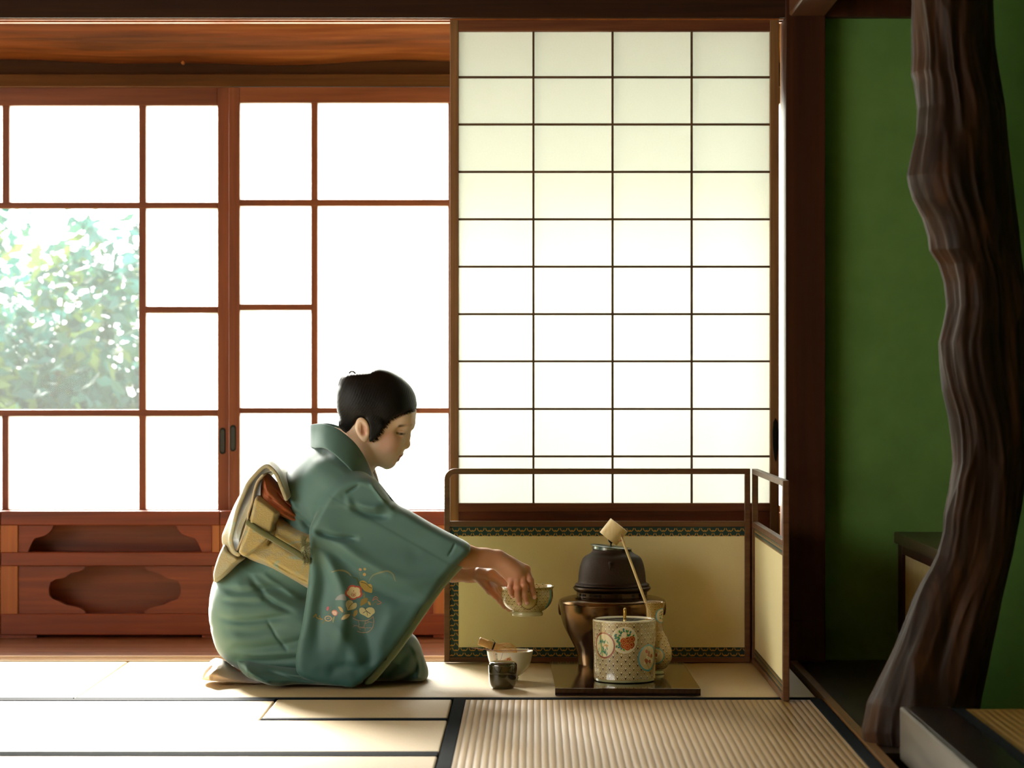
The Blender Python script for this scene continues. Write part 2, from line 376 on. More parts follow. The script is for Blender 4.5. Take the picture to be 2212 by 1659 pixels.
sash('window_2', Y2, 494, 1470, 188, 1106,
     [(672, 686, 216, 1100), (968, 982, 216, 1100), (1230, 1244, 216, 1100)],
     [(431, 445, 518, 1450), (881, 893, 518, 1450), (657, 670, 518, 673), (657, 670, 1243, 1450)],
     [(518, 222, 672, 431, 'frost'), (686, 222, 968, 431, 'frost'), (982, 222, 1230, 431, 'frost'), (1244, 222, 1450, 431, 'frost'),
      (518, 445, 672, 657, 'frost'), (518, 670, 672, 881, 'frost'), (686, 445, 968, 881, 'frost'), (982, 445, 1230, 881, 'frost'), (1244, 445, 1450, 881, 'frost'),
      (518, 893, 672, 1100, 'frost'), (686, 893, 968, 1100, 'frost'), (982, 893, 1230, 1100, 'frost'), (1244, 893, 1450, 1100, 'frost')],
     24, 20, 34, (503, 918, 975))
# outer sashes that stand behind the shoji and beyond the left frame edge
def plain_sash(name, x0, x1, Y):
    fr = thing(name, ((x0+x1)/2, Y, .38), None, None); fr['kind'] = 'structure'
    z0, z1 = PZ(1106, Y), PZ(188, Y)
    g = MB().box(x0, x0+.035, Y, Y+.03, z0, z1).box(x1-.035, x1, Y, Y+.03, z0, z1).box(x0, x1, Y+.001, Y+.029, z0, z0+.02).box(x0, x1, Y+.001, Y+.029, z1-.05, z1)
    g.each('frame', M['sash_z'], fr, bevel=.002)
    MB().box(x0+.03, x1-.03, Y+.013, Y+.016, z0+.015, z1-.045).mk('pane', M['frost'], fr)
plain_sash('window_4', PX(1450, Y1), RR-.05, Y1)
plain_sash('window_5', RL+.05, PX(-495, Y2), Y2)
# outside ends of the veranda
struct('wall_end', MB().box(RR, RR+.08, 7.2, 7.95, -.1, RC), M['red_x'])

# ---------------------------------------------------------------- carved wainscot in front of the low wall
YR = 7.72
def wainscot(x0, x1, label, cloud=True, stile_l=None, stile_r=None):
    t = thing('carved_wainscot', (PX((x0+x1)/2, YR), YR, 0), label, 'wainscot')
    MB().pbox(x0, 1104, x1, 1135, YR, .05).mk('top_rail', M['red_x'], t, bevel=.003)
    MB().pbox(x0, 1193, x1, 1223, YR, .05).mk('middle_rail', M['red_x'], t, bevel=.003)
    MB().pbox(x0, 1326, x1, 1372, YR, .05).mk('bottom_rail', M['red_x'], t, bevel=.003)
    def zp(l): return [(PX(x, YR+.012), PZ(y, YR+.012)) for x, y in l]
    a, b = stile_l, stile_r
    for (sx, ex) in ((x0, a), (b, x1)):
        if ex > sx: MB().pbox(sx, 1134, ex, 1194, YR+.004, .04).pbox(sx, 1222, ex, 1327, YR+.004, .04).each('stile', M['red_z'], t, bevel=.002)
    s = (b-a)/445.0
    X = lambda v: a+(v-30)*s
    # upper board with the shouldered opening: left and right wings
    L = [(30,1134),(113,1134),(108,1145),(98,1155),(84,1160),(70,1163),(64,1170),(58,1182),(53,1194),(30,1194)]
    R_ = [(X(505-x), y) for x, y in L]; L = [(X(x), y) for x, y in L]
    MB().prism(zp(L), YR+.012, YR+.03).mk('wing_board', M['red_x'], t, bevel=.0015)
    MB().prism(zp(R_), YR+.012, YR+.03).mk('wing_board', M['red_x'], t, bevel=.0015)
    if cloud:
        # lower board pierced by a cloud shaped opening, built as a top and a bottom half
        top = [(30,1222),(187,1222),(180,1230),(165,1236),(150,1239),(140,1246),(128,1250),(115,1252),(105,1258),(101,1272)]
        bot = [(101,1272),(102,1286),(110,1294),(125,1299),(133,1303),(142,1307),(160,1310),(175,1314),(183,1320),(187,1327)]
        mr = lambda l: [(505-x, y) for x, y in l]
        f = lambda l: zp([(X(x), y) for x, y in l])
        MB().prism(f(top+bot[1:]+[(30,1327)]), YR+.012, YR+.03).prism(f(mr(top+bot[1:]+[(30,1327)])), YR+.012, YR+.03).each('cloud_board', M['red_x'], t)
    MB().pbox(x0, 1371, x0+62*s+20, 1379, YR+.004, .04).pbox(x1-40*s, 1371, x1, 1379, YR+.004, .04).each('foot', M['red_x'], t)
    return t
wainscot(-455, 0, 'red brown carved wainscot section at the left edge of the photo', stile_l=-420, stile_r=-30)
wainscot(1, 474, 'red brown carved wainscot section with cloud shaped opening left of the kneeling woman', stile_l=38, stile_r=458)
wainscot(475, 975, 'red brown carved wainscot section mostly hidden behind the kneeling woman', stile_l=505, stile_r=936)
wainscot(976, 1440, 'red brown carved wainscot section behind the paper sliding door', stile_l=1006, stile_r=1410)

# ---------------------------------------------------------------- shoji (door_1)
YS = 7.10
d = thing('door_1', (PX(1328, YS), YS, 0), None, None); d['kind'] = 'structure'
MB().pbox(972, 43, 990.5, 1424, YS, .03).pbox(1663.5, 43, 1683, 1424, YS, .03).each('stile', M['shoji_z'], d, bevel=.0015)
MB().pbox(990, 43, 1664, 67.5, YS+.001, .028).pbox(990, 1087, 1664, 1105, YS+.001, .028).pbox(990, 1404, 1664, 1424, YS+.001, .028).each('rail', M['shoji_x'], d, bevel=.0015)
MB().pbox(990, 1103, 1664, 1406, YS+.008, .012).mk('base_panel', wood('shoji_base_board', '3c1a0b', '5e2c14', '74401f', 'x', 1.2, .4), d)
g = MB()
for x in (1152, 1323, 1494): g.pbox(x-2, 66, x+2.6, 1088, YS+.004, .014)
for y in (166.5, 268.5, 371, 473.5, 576, 678.5, 780.5, 883.5, 986): g.pbox(990, y-2.2, 1664, y+2.2, YS+.005, .012)
g.mk('lattice', M['kumiko'], d)
MB().pbox(985, 62, 1669, 1092, YS+.019, .0008).mk('paper', M['paper'], d)
hp = [(1675,903),(1680,912),(1682,935),(1681,965),(1678,990),(1675.5,998),(1672.5,990),(1669.5,965),(1668.5,935),(1670,912)]
MB().prism([(PX(x, YS-.003), PZ(y, YS-.003)) for x, y in hp], YS-.003, YS+.002).mk('handle', M['iron_dark'], d, bevel=.001)

# ---------------------------------------------------------------- tatami
def mat_(x0, x1, y0, y1, axis, heri, label, zt=0.0, thick=.05, hmat=None):
    t = thing('tatami_mat', ((x0+x1)/2, (y0+y1)/2, zt-thick), label, 'tatami mat')
    g = .0012
    MB().box(x0+g, x1-g, y0+g, y1-g, zt-thick, zt-.0012 if heri else zt).mk('rush_surface', M['tatami_'+axis], t, bevel=.004)
    w = .03
    for s in heri:
        b = {'n': (x0+g, x1-g, y0+g/2, y0+w), 'f': (x0+g, x1-g, y1-w, y1-g/2), 'l': (x0+g/2, x0+w, y0+g, y1-g), 'r': (x1-w, x1-g/2, y0+g, y1-g)}[s]
        MB().box(b[0], b[1], b[2], b[3], zt-thick+.001, zt+.001).mk('cloth_edging', M['heri'], t, bevel=.002)
    return t
YA = H*F/(1510-CY)       # joint between the rows
mat_(-1.108, .682, YA, 7.068, 'x', 'n', 'tatami mat the woman kneels on, running along the sliding doors')
mat_(-2.90, -1.108, YA, 7.068, 'x', 'n', 'sunlit tatami mat at the left along the veranda, left of the kneeling woman')
YM = H*F/(1555-CY); YN = H*F/(1628-CY)
mat_(-.195, .69, YA-1.80, YA, 'y', 'lr', 'tatami mat with wide lengthwise ribs in the right foreground')
mat_(-.62, -.197, YM, YA, 'x', 'n', 'small cut tatami piece covering the sunken hearth in front of the woman')
# this mat is notched round the hearth piece
t = thing('tatami_mat', (-1.1, YN+.4, -.05), 'pale sunlit tatami mat in the second row, notched round the small hearth piece', 'tatami mat')
e_ = .0012; oc = [(-2.0+e_, YN+e_), (-.197, YN+e_), (-.197, YM-e_), (-.622, YM-e_), (-.622, YA-e_), (-2.0+e_, YA-e_)]
MB().add([(x, y, -.05) for x, y in oc]+[(x, y, -.0012) for x, y in oc], [tuple(range(6))[::-1], tuple(range(6, 12))]+[(i, (i+1) % 6, 6+(i+1) % 6, 6+i) for i in range(6)]).mk('rush_surface', M['tatami_x'], t, bevel=.003)
MB().box(-2.0+e_, -.198, YN+e_/2, YN+.03, -.049, .001).mk('cloth_edging', M['heri'], t, bevel=.002)
MB().box(-2.0+e_, -.622, YA-.03, YA-e_/2, -.049, .001).mk('cloth_edging', M['heri'], t, bevel=.002)
mat_(-3.2, -2.0, YN, YA, 'x', 'nf', 'sunlit tatami mat at the far left of the second row')
mat_(-2.0, -.197, YN-.9, YN, 'x', 'nf', 'tatami mat at the bottom left corner of the photo')
struct('trim_12', MB().box(RL, .69, RB, YA-1.80, -.055, -.001).box(-3.3, -2.0, YA-1.8, YN, -.055, -.001).box(-2.0, -.197, YA-1.8, YN-.9, -.055, -.001).box(-3.3, -2.9, YN, 7.07, -.055, -.001), M['tatami_x'])

# ---------------------------------------------------------------- alcove: board floor, cabinet, raised floor
struct('trim_13', MB().box(.692, .712, 4.6, 7.05, -.055, .006), wood('alcove_edge_wood', '5a4020', '7a5a34', '8c6a40', 'y', 1, .35))
struct('trim_14', MB().box(.712, RR, 5.3, 7.08, -.055, .002), M['toko'])
xc = PX(1933, 7.06)
cb = thing('alcove_cabinet', (xc+.2, 6.4, 0), 'low dark cabinet with pale door panel against the green wall', 'cabinet')
zc = PZ(1149, 7.07)
MB().box(xc, RR, 5.7, 7.075, zc-.03, zc).mk('top', M['cab_top'], cb, bevel=.002)
MB().box(xc+.01, xc+.05, 7.0, 7.07, .002, zc-.03).box(xc+.01, xc+.05, 5.7, 5.75, .002, zc-.03).each('post', M['dado'], cb, bevel=.002)
MB().box(xc+.012, xc+.04, 5.75, 7.0, zc-.055, zc-.03).box(xc+.012, xc+.04, 5.75, 7.0, .002, .04).each('rail', M['dado'], cb)
MB().box(xc+.02, xc+.03, 5.75, 7.0, .04, zc-.055).mk('door', plain('cabinet_door_paper', 'b8a878', .8, c2='c4b484', nscale=20), cb)
# raised alcove floor nearer the camera
xg = .735
ks = thing('alcove_sill', (xg, 4.9, 0), 'dark lacquered sill of the raised alcove floor with a light line on its edge', 'sill')
MB().box(xg, xg+.012, 3.6, 5.22, .0, .107).mk('front_board', plain('grey_lacquer', '4a453c', .35, coat=.4, c2='544e44', nscale=6), ks, bevel=.004)
MB().box(xg+.0125, xg+.10, 3.6, 5.22, .0, .1065).mk('top_board', plain('black_lacquer', '140e0b', .3, coat=.2), ks, bevel=.001)
tt = mat_(xg+.10, RR-.002, 3.6, 5.22, 'y', 'l', 'tatami mat of the raised alcove at the lower right corner', zt=.104, thick=.1)


# partition between the two bays of the alcove, running back from the gnarled post
struct('wall_partition', MB().box(PX(2110, 5.63), RR-.002, 5.61, 5.665, .003, 1.87), M['green'])
struct('wall_alcove_head', MB().box(.80, .86, 3.4, 5.40, 1.76, RC), M['plaster'])
# ---------------------------------------------------------------- signed distance modelling (smooth unions, exact outlines)
YC = 6.62                                         # depth of the woman's middle plane
f4 = np.float32
def px3(px, py, Y=YC): return np.array(P(px, py, Y), dtype=f4)
def smin(a, b, k):
    h = np.clip(.5+.5*(b-a)/k, 0, 1); return b+(a-b)*h-k*h*(1-h)
def smax(a, b, k): return -smin(-a, -b, k)
def ell(p, c, r, R=None):
    q = p-np.asarray(c, dtype=f4)
    if R is not None: q = q @ np.asarray(R, dtype=f4).T
    r = np.asarray(r, dtype=f4); k0 = np.sqrt(((q/r)**2).sum(-1)); k1 = np.sqrt(((q/r**2)**2).sum(-1))+1e-9
    return k0*(k0-1)/k1
def cap(p, a, b, ra, rb=None):
    rb = ra if rb is None else rb
    a = np.asarray(a, dtype=f4); b = np.asarray(b, dtype=f4); ab = b-a
    t = np.clip(((p-a) @ ab)/float((ab*ab).sum()+1e-12), 0, 1)
    return np.sqrt(((p-a-t[:, None]*ab)**2).sum(-1))-(ra+(rb-ra)*t)
def chain(p, pts, k=.004):
    d = None
    for i in range(len(pts)-1):
        (a, ra), (b, rb) = pts[i], pts[i+1]; e = cap(p, a, b, ra, rb); d = e if d is None else smin(d, e, k)
    return d
class Raster:
    def __init__(s, x0, x1, z0, z1, h): s.x0, s.z0, s.h = x0, z0, h; s.nx = int((x1-x0)/h)+2; s.nz = int((z1-z0)/h)+2; s.A = np.zeros((s.nz, s.nx), dtype=f4)
    def grid(s): return np.meshgrid(s.x0+np.arange(s.nx)*s.h, s.z0+np.arange(s.nz)*s.h)
    def __call__(s, x, z):
        u = (x-s.x0)/s.h; v = (z-s.z0)/s.h; uc = np.clip(u, 0, s.nx-1.001); vc = np.clip(v, 0, s.nz-1.001)
        i = uc.astype(np.int32); j = vc.astype(np.int32); fu = (uc-i).astype(f4); fv = (vc-j).astype(f4); A = s.A
        r = (A[j, i]*(1-fu)+A[j, i+1]*fu)*(1-fv)+(A[j+1, i]*(1-fu)+A[j+1, i+1]*fu)*fv
        return r+np.sqrt((u-uc)**2+(v-vc)**2).astype(f4)*s.h
def seg_dist(X, Z, pts, closed=False):
    D = np.full(X.shape, 1e9); n = len(pts)
    for i in range(n if closed else n-1):
        (x0, z0), (x1, z1) = pts[i], pts[(i+1) % n]; dx, dz = x1-x0, z1-z0
        t = np.clip(((X-x0)*dx+(Z-z0)*dz)/(dx*dx+dz*dz+1e-12), 0, 1)
        D = np.minimum(D, (X-x0-t*dx)**2+(Z-z0-t*dz)**2)
    return np.sqrt(D)
def inside(X, Z, pts):
    I = np.zeros(X.shape, dtype=bool); n = len(pts)
    for i in range(n):
        (x0, z0), (x1, z1) = pts[i], pts[(i+1) % n]
        if z0 == z1: continue
        c = ((z0 > Z) != (z1 > Z)) & (X < (x1-x0)*(Z-z0)/(z1-z0)+x0); I ^= c
    return I
def outline(pts, Y=YC, h=.002, smooth=True, pad=.05, n=5):
    q = np.array([(PX(x, Y), PZ(y, Y)) for x, y in pts])
    if smooth: q = spline(q, n, True)
    r = Raster(q[:, 0].min()-pad, q[:, 0].max()+pad, q[:, 1].min()-pad, q[:, 1].max()+pad, h)
    X, Z = r.grid(); D = seg_dist(X, Z, q, True); I = inside(X, Z, q); r.A = np.where(I, -D, D).astype(f4); return r
def folds(lst, Y=YC, box=(400, 1060, 780, 1500), h=.002):
    """creases: (polyline px, width px, depth m); positive depth is a groove, negative a ridge"""
    r = Raster(PX(box[0], Y), PX(box[1], Y), PZ(box[3], Y), PZ(box[2], Y), h); X, Z = r.grid()
    for pts, w, dpt in lst:
        q = spline(np.array([(PX(x, Y), PZ(y, Y)) for x, y in pts]), 5); wm = w*Y/F
        D = seg_dist(X, Z, q); n = len(q)
        # fade towards both ends
        e = np.minimum(np.hypot(X-q[0][0], Z-q[0][1]), np.hypot(X-q[-1][0], Z-q[-1][1])); L = np.hypot(*(q[-1]-q[0]))
        r.A += (dpt*np.exp(-(D/wm)**2)*np.sin(np.clip(e/(.30*L), 0, 1)*math.pi/2)**2).astype(f4)
    def f(x, z):
        u = np.clip((x-r.x0)/r.h, 0, r.nx-1.001); v = np.clip((z-r.z0)/r.h, 0, r.nz-1.001); i = u.astype(int); j = v.astype(int)
        fu = (u-i).astype(f4); fv = (v-j).astype(f4); A = r.A
        return (A[j, i]*(1-fu)+A[j, i+1]*fu)*(1-fv)+(A[j+1, i]*(1-fu)+A[j+1, i+1]*fu)*fv
    return f
def slab(p, R, yc, T, r):
    """rounded slab: outline R in the x-z plane, middle surface yc, half thickness T, edge rounding r (T may be larger than r: ellipse-like)"""
    d2 = R(p[:, 0], p[:, 2]); s = r/np.maximum(T, 1e-4); y = np.abs(p[:, 1]-yc)*np.minimum(s, 1.0)
    Te = np.where(s < 1, r, T)
    a = d2+r; b = y-(Te-r)
    return np.minimum(np.maximum(a, b), 0)+np.sqrt(np.maximum(a, 0)**2+np.maximum(b, 0)**2)-r
def polygonize(f, lo, hi, h, B=8):
    lo = np.array(lo, dtype=np.float64); hi = np.array(hi, dtype=np.float64)
    nb = np.ceil((hi-lo)/(h*B)).astype(int); n = nb*B+1
    G = np.full(n, 1.0, dtype=f4)
    bi = np.stack(np.meshgrid(*[np.arange(k) for k in nb], indexing='ij'), -1).reshape(-1, 3)
    c = (lo+(bi*B+B/2)*h).astype(f4)
    d = np.concatenate([f(c[i:i+200000]) for i in range(0, len(c), 200000)])
    act = np.abs(d) < h*B*1.35
    ins = (~act) & (d < 0)
    for b in bi[ins]: G[b[0]*B:b[0]*B+B+1, b[1]*B:b[1]*B+B+1, b[2]*B:b[2]*B+B+1] = -1.0
    ab = bi[act]; off = np.stack(np.meshgrid(*[np.arange(B+1)]*3, indexing='ij'), -1).reshape(-1, 3)
    step = max(1, 400000//len(off))
    for i in range(0, len(ab), step):
        idx = (ab[i:i+step, None, :]*B+off[None]).reshape(-1, 3); v = f((lo+idx*h).astype(f4)); G[idx[:, 0], idx[:, 1], idx[:, 2]] = v
    S = G < 0
    cnt = sum(S[a:n[0]-1+a, b:n[1]-1+b, c_:n[2]-1+c_].astype(np.int8) for a in (0, 1) for b in (0, 1) for c_ in (0, 1))
    cells = np.argwhere((cnt > 0) & (cnt < 8)); ID = np.full(n-1, -1, dtype=np.int32); ID[tuple(cells.T)] = np.arange(len(cells))
    acc = np.zeros((len(cells), 3)); num = np.zeros(len(cells))
    cor = [(a, b, c_) for a in (0, 1) for b in (0, 1) for c_ in (0, 1)]
    val = {k: G[cells[:, 0]+k[0], cells[:, 1]+k[1], cells[:, 2]+k[2]] for k in cor}
    for a in cor:
        for ax in range(3):
            if a[ax]: continue
            b = tuple(1 if i == ax else a[i] for i in range(3)); va, vb = val[a], val[b]; m_ = (va < 0) != (vb < 0)
            t_ = np.where(m_, va/np.where(m_, va-vb, 1), 0)
            pt = np.array(a, dtype=float)[None]+np.eye(3)[ax][None]*t_[:, None]; acc += pt*m_[:, None]; num += m_
    V = lo+(cells+acc/num[:, None])*h
    Q = []
    for ax in range(3):
        sl0 = [slice(None)]*3; sl1 = [slice(None)]*3; sl0[ax] = slice(0, -1); sl1[ax] = slice(1, None)
        ch = S[tuple(sl0)] != S[tuple(sl1)]; e = np.argwhere(ch); u, w_ = [(1, 2), (2, 0), (0, 1)][ax]
        e = e[(e[:, u] > 0) & (e[:, w_] > 0) & (e[:, u] < n[u]-1) & (e[:, w_] < n[w_]-1)]
        flip = S[tuple(e.T)]
        def cid(du, dw):
            q = e.copy(); q[:, u] -= du; q[:, w_] -= dw; return ID[tuple(q.T)]
        q = np.stack([cid(1, 1), cid(0, 1), cid(0, 0), cid(1, 0)], 1)
        q[~flip] = q[~flip][:, ::-1]; Q.append(q)
    Q = np.concatenate(Q); Q = Q[(Q >= 0).all(1)]
    return V, Q
def solid(name, f, lo, hi, h, mat, parent=None, colf=None, **k):
    V, Q = polygonize(f, lo, hi, h)
    col = colf(V) if colf else None
    return mk(name, V, Q, mat, parent, smooth=True, col=col, **k)
# ---------------------------------------------------------------- the kneeling woman
def zm(x, y, ox, oy, s): return (ox+x*s, oy+y*s)
HD = lambda x, y: (640+.1808*x, 760+.1808*y)       # head close-up
# --- head: profile outline (skull closed under the hair)
face_prof = [HD(*q) for q in [(1432,640),(1424,690),(1411,745),(1407,800),(1405,850),(1388,895),(1352,928),(1344,955),(1347,1010),(1357,1060),(1363,1105),(1352,1138),(1325,1153),
    (1292,1149),(1284,1180),(1281,1215),(1268,1243),(1243,1253),(1236,1264),(1228,1286),(1204,1300),(1181,1304),(1176,1335),(1150,1370),(1110,1389),(1070,1392),(1020,1378),(960,1352),(900,1345),
    (850,1250),(760,1120),(640,1010),(570,900),(540,700),(560,480),(680,330),(900,260),(1120,290),(1300,400),(1400,520)]]
R_face = outline(face_prof, h=.0011, n=4)
skull_c = px3(812, 872); fdir = np.array([120., 0, -43.])/127.5; udir = np.array([43., 0, 120.])/127.5; ldir = np.array([0, 1., 0])
RH = np.stack([fdir, ldir, udir])                  # rows: forward, sideways, up of the head
fc = px3(817, 925)
def hd(px_, py_, lat): q = px3(px_, py_); q[1] = YC-lat; return q   # lat > 0 towards the camera
eyeP = HD(1262, 968); browP = HD(1305, 862)
def f_head(p):
    q = p.copy(); q[:, 1] = np.abs(p[:, 1]-YC)*-1+YC       # mirror: work on the near half
    d2 = R_face(q[:, 0], q[:, 2])
    e1 = ell(q, px3(806, 880), (.092, .071, .088), RH)
    e2 = ell(q, fc, (.0800, .0655, .110), RH)
    e3 = ell(q, px3(826, 962), (.056, .050, .062), RH)
    v = smin(smin(e1, e2, .02), e3, .02)
    v = smin(v, ell(q, hd(843, 955, .034), (.026, .024, .026)), .014)            # cheek
    base = smax(d2, v, .006)
    w = np.abs(q[:, 1]-YC)
    # nose, lips and brow ridge reach the outline in the middle
    nb = cap(q, hd(880, 930, .0), hd(881, 961, .0), .0085, .0125)
    nose = smax(d2, nb-.0035, .003)
    wing = ell(q, hd(874.5, 964, .0125), (.0085, .0075, .0072))
    nose = smin(nose, wing, .004)
    lipu = smax(d2, ell(q, hd(864, 983.5, .0), (.0135, .021, .0058)), .003)
    lipl = smax(d2, ell(q, hd(859, 991.5, .0), (.0125, .018, .0062)), .003)
    chin = smax(d2, ell(q, hd(846, 1004, .0), (.018, .023, .018)), .004)
    bridge = smax(d2, cap(q, hd(885, 905, 0), hd(882, 935, 0), .021, .010)-.0, .004)
    d = smin(base, nose, .009); d = smin(d, lipu, .005); d = smin(d, lipl, .005); d = smin(d, chin, .012); d = smin(d, bridge, .014)
    fh = smax(d2, ell(q, px3(868, 900), (.040, .056, .05), RH), .008); d = smin(d, fh, .015)
    # eye socket, lids looking down
    d = smax(d, -ell(q, hd(eyeP[0]+4, eyeP[1]-3, .048), (.017, .010, .0115)), .012)
    lid = ell(q, hd(eyeP[0]-1.0, eyeP[1]-.5, .0285), (.0130, .0128, .0118)); d = smin(d, lid, .004)
    crease = cap(q, hd(eyeP[0]-8, eyeP[1]-6.5, .043), hd(eyeP[0]+4, eyeP[1]-7, .036), .0012); d = smax(d, -crease, .002)
    slit = cap(q, hd(eyeP[0]-7, eyeP[1]+.5, .0425), hd(eyeP[0]+5, eyeP[1]+2.0, .036), .0011); d = smax(d, -slit, .0012)
    ns = ell(q, hd(875.5, 968.2, .0085), (.0045, .0032, .002)); d = smax(d, -ns, .0015)
    mouth = cap(q, hd(*HD(1180, 1260), .0175), hd(*HD(1240, 1258), .0), .0007); d = smax(d, -mouth, .0022)
    # nasolabial soft furrow
    nl = cap(q, hd(868, 969, .024), hd(860, 980, .030), .0010); d = smax(d, -nl, .006)
    # ear
    ec = hd(787.5, 925.5, .0755); t_ = math.radians(12); RE = np.array([[math.cos(t_), 0, math.sin(t_)], [0, 1, 0], [-math.sin(t_), 0, math.cos(t_)]])
    ear = ell(q, ec, (.0180, .0085, .0300), RE); lobe = ell(q, hd(791, 944, .0735), (.0095, .006, .0120)); ear = smin(ear, lobe, .005)
    ear = smax(ear, -ell(q, hd(788.5, 925.5, .0850), (.0115, .0088, .0200), RE), .0025)
    anti = cap(q, hd(783, 916, .0785), hd(784, 936, .0785), .0022, .0026); ear = smin(ear, anti, .003)
    ear = smax(ear, -ell(q, hd(790, 931, .0800), (.0055, .006, .0080), RE), .002)
    trag = ell(q, hd(796.5, 929, .078), (.003, .004, .0048)); ear = smin(ear, trag, .002)
    return smin(d, ear, .004)
# --- hands: tables of joints in photograph places with depth
HZ = lambda x, y, Y: np.array(P(940+.15674*x, 1100+.15674*y, Y), dtype=f4)
YB = 6.565                                         # depth of the held bowl's axis
def rh(x, y, Y): return HZ(x, y, Y)
R_fore = [(px3(780, 1100, 6.485), .034), (px3(900, 1165, 6.482), .030), (HZ(420, 655, 6.485), .0285), (HZ(700, 672, 6.49), .0225), (HZ(850, 695, 6.492), .0225)]
R_palm = [(HZ(860, 690, 6.492), .0215), (HZ(1000, 775, 6.490), .0225), (HZ(1130, 870, 6.487), .022)]
rfing = [  # index, middle, ring, little: knuckle, middle joint, end joint, tip
    [(HZ(1245, 830, 6.500), .0105), (HZ(1310, 985, 6.478), .0090), (HZ(1336, 1105, 6.482), .0081), (HZ(1366, 1205, 6.490), .0073)],
    [(HZ(1215, 895, 6.492), .0108), (HZ(1222, 1050, 6.466), .0093), (HZ(1236, 1175, 6.474), .0084), (HZ(1262, 1285, 6.486), .0074)],
    [(HZ(1140, 950, 6.484), .0106), (HZ(1138, 1085, 6.462), .0089), (HZ(1142, 1190, 6.472), .0080), (HZ(1164, 1290, 6.484), .0071)],
    [(HZ(1055, 985, 6.482), .0096), (HZ(1040, 1085, 6.468), .0078), (HZ(1050, 1145, 6.476), .0070), (HZ(1070, 1195, 6.486), .0062)]]
rmeta = [[(HZ(870, 650, 6.495), .0135), (HZ(1245, 830, 6.500), .0125)], [(HZ(870, 690, 6.490), .0140), (HZ(1215, 890, 6.494), .0125)],
         [(HZ(870, 730, 6.490), .0140), (HZ(1140, 945, 6.487), .0120)], [(HZ(865, 765, 6.492), .0130), (HZ(1055, 985, 6.485), .0108)]]
rthumb = [(HZ(980, 760, 6.515), .0150), (HZ(1130, 880, 6.535), .0125), (HZ(1230, 990, 6.540), .0100), (HZ(1275, 1075, 6.535), .0088)]
L_fore = [(px3(770, 1150, 6.75), .034), (px3(880, 1205, 6.72), .031), (HZ(250, 850, 6.665), .0275), (HZ(470, 880, 6.655), .0225), (HZ(580, 890, 6.65), .0225)]
lfing = [
    [(HZ(800, 1010, 6.650), .0108), (HZ(890, 1090, 6.66), .0095), (HZ(1000, 1195, 6.655), .0085), (HZ(1090, 1250, 6.645), .0075)],
    [(HZ(800, 1060, 6.635), .0112), (HZ(890, 1150, 6.645), .0095), (HZ(980, 1250, 6.640), .0086), (HZ(1060, 1320, 6.625), .0076)],
    [(HZ(790, 1100, 6.618), .0108), (HZ(868, 1190, 6.625), .0090), (HZ(945, 1290, 6.620), .0080), (HZ(1020, 1375, 6.605), .0072)],
    [(HZ(765, 1125, 6.602), .0098), (HZ(838, 1195, 6.602), .0080), (HZ(893, 1262, 6.600), .0071), (HZ(955, 1345, 6.595), .0063)]]
lmeta = [[(HZ(600, 870, 6.660), .0145), (HZ(800, 1005, 6.650), .0130)], [(HZ(600, 890, 6.650), .0145), (HZ(800, 1055, 6.635), .0135)],
         [(HZ(600, 905, 6.640), .0145), (HZ(790, 1095, 6.620), .0130)], [(HZ(600, 915, 6.635), .0135), (HZ(765, 1118, 6.605), .0118)]]
lthumb = [(HZ(640, 870, 6.625), .0165), (HZ(780, 905, 6.600), .0150), (HZ(900, 985, 6.585), .0108), (HZ(985, 1075, 6.575), .0092)]
def f_hand(p, fore, palm, meta, fing, thumb):
    d = chain(p, fore, .012)
    for m_ in meta: d = smin(d, chain(p, m_), .008)
    if palm: d = smin(d, chain(p, palm), .010)
    d = smin(d, chain(p, thumb, .005), .006)
    F_ = None
    for fg in fing:
        e = chain(p, fg, .003)
        for j in (0, 1, 2):                                     # knuckle swellings
            e = smin(e, np.sqrt(((p-fg[j][0])**2).sum(-1))-fg[j][1]*1.05, .002)
        F_ = e if F_ is None else smin(F_, e, .0012)
    d = smin(d, F_, .0045)
    return d
def near(p, a, b, pad):                            # box test to skip far work
    return ((p >= np.minimum(a, b)-pad) & (p <= np.maximum(a, b)+pad)).all(-1)
hA = px3(990, 1170, 6.40); hB = px3(1170, 1340, 6.72)
def f_body(p):
    d = smin(cap(p, px3(615, 1240, YC-.05), px3(708, 1085, YC-.05), .070, .070), cap(p, px3(615, 1240, YC+.05), px3(708, 1085, YC+.05), .070, .070), .05)
    d = smin(d, cap(p, px3(752, 1040), px3(800, 945), .046, .046), .03)         # neck
    d = smin(d, cap(p, px3(722, 1050, 6.51), px3(722, 1050, 6.73), .04), .04)   # shoulders
    for s, fore in ((-1, R_fore), (1, L_fore)):
        d = smin(d, chain(p, [(px3(722, 1050, YC+s*.12), .038), fore[0]], .02), .03)
        d = smin(d, chain(p, [(px3(575, 1345, YC+s*.055), .055), (px3(845, 1415, YC+s*.06), .034)]), .03)
        d = smin(d, chain(p, [(px3(845, 1425, YC+s*.06), .030), (px3(580, 1440, YC+s*.05), .022), (px3(520, 1444, YC+s*.04), .018)]), .02)
    m_ = near(p, px3(700, 790, 6.50), px3(925, 1060, 6.74), .01)
    hd_ = np.full(len(p), 1.0, dtype=f4)
    if m_.any(): hd_[m_] = f_head(p[m_])
    far = ~m_
    if far.any(): hd_[far] = ell(p[far], px3(815, 905), (.10, .085, .125))
    d = smin(d, hd_, .014)
    for fore, palm, meta, fing, th in ((R_fore, R_palm, rmeta, rfing, rthumb), (L_fore, None, lmeta, lfing, lthumb)):
        m_ = near(p, px3(960, 1150, 6.40), px3(1185, 1360, 6.74), .02)
        e = chain(p, fore, .012)
        if m_.any(): e[m_] = f_hand(p[m_], fore, palm, meta, fing, th)
        d = smin(d, e, .006)
    return d
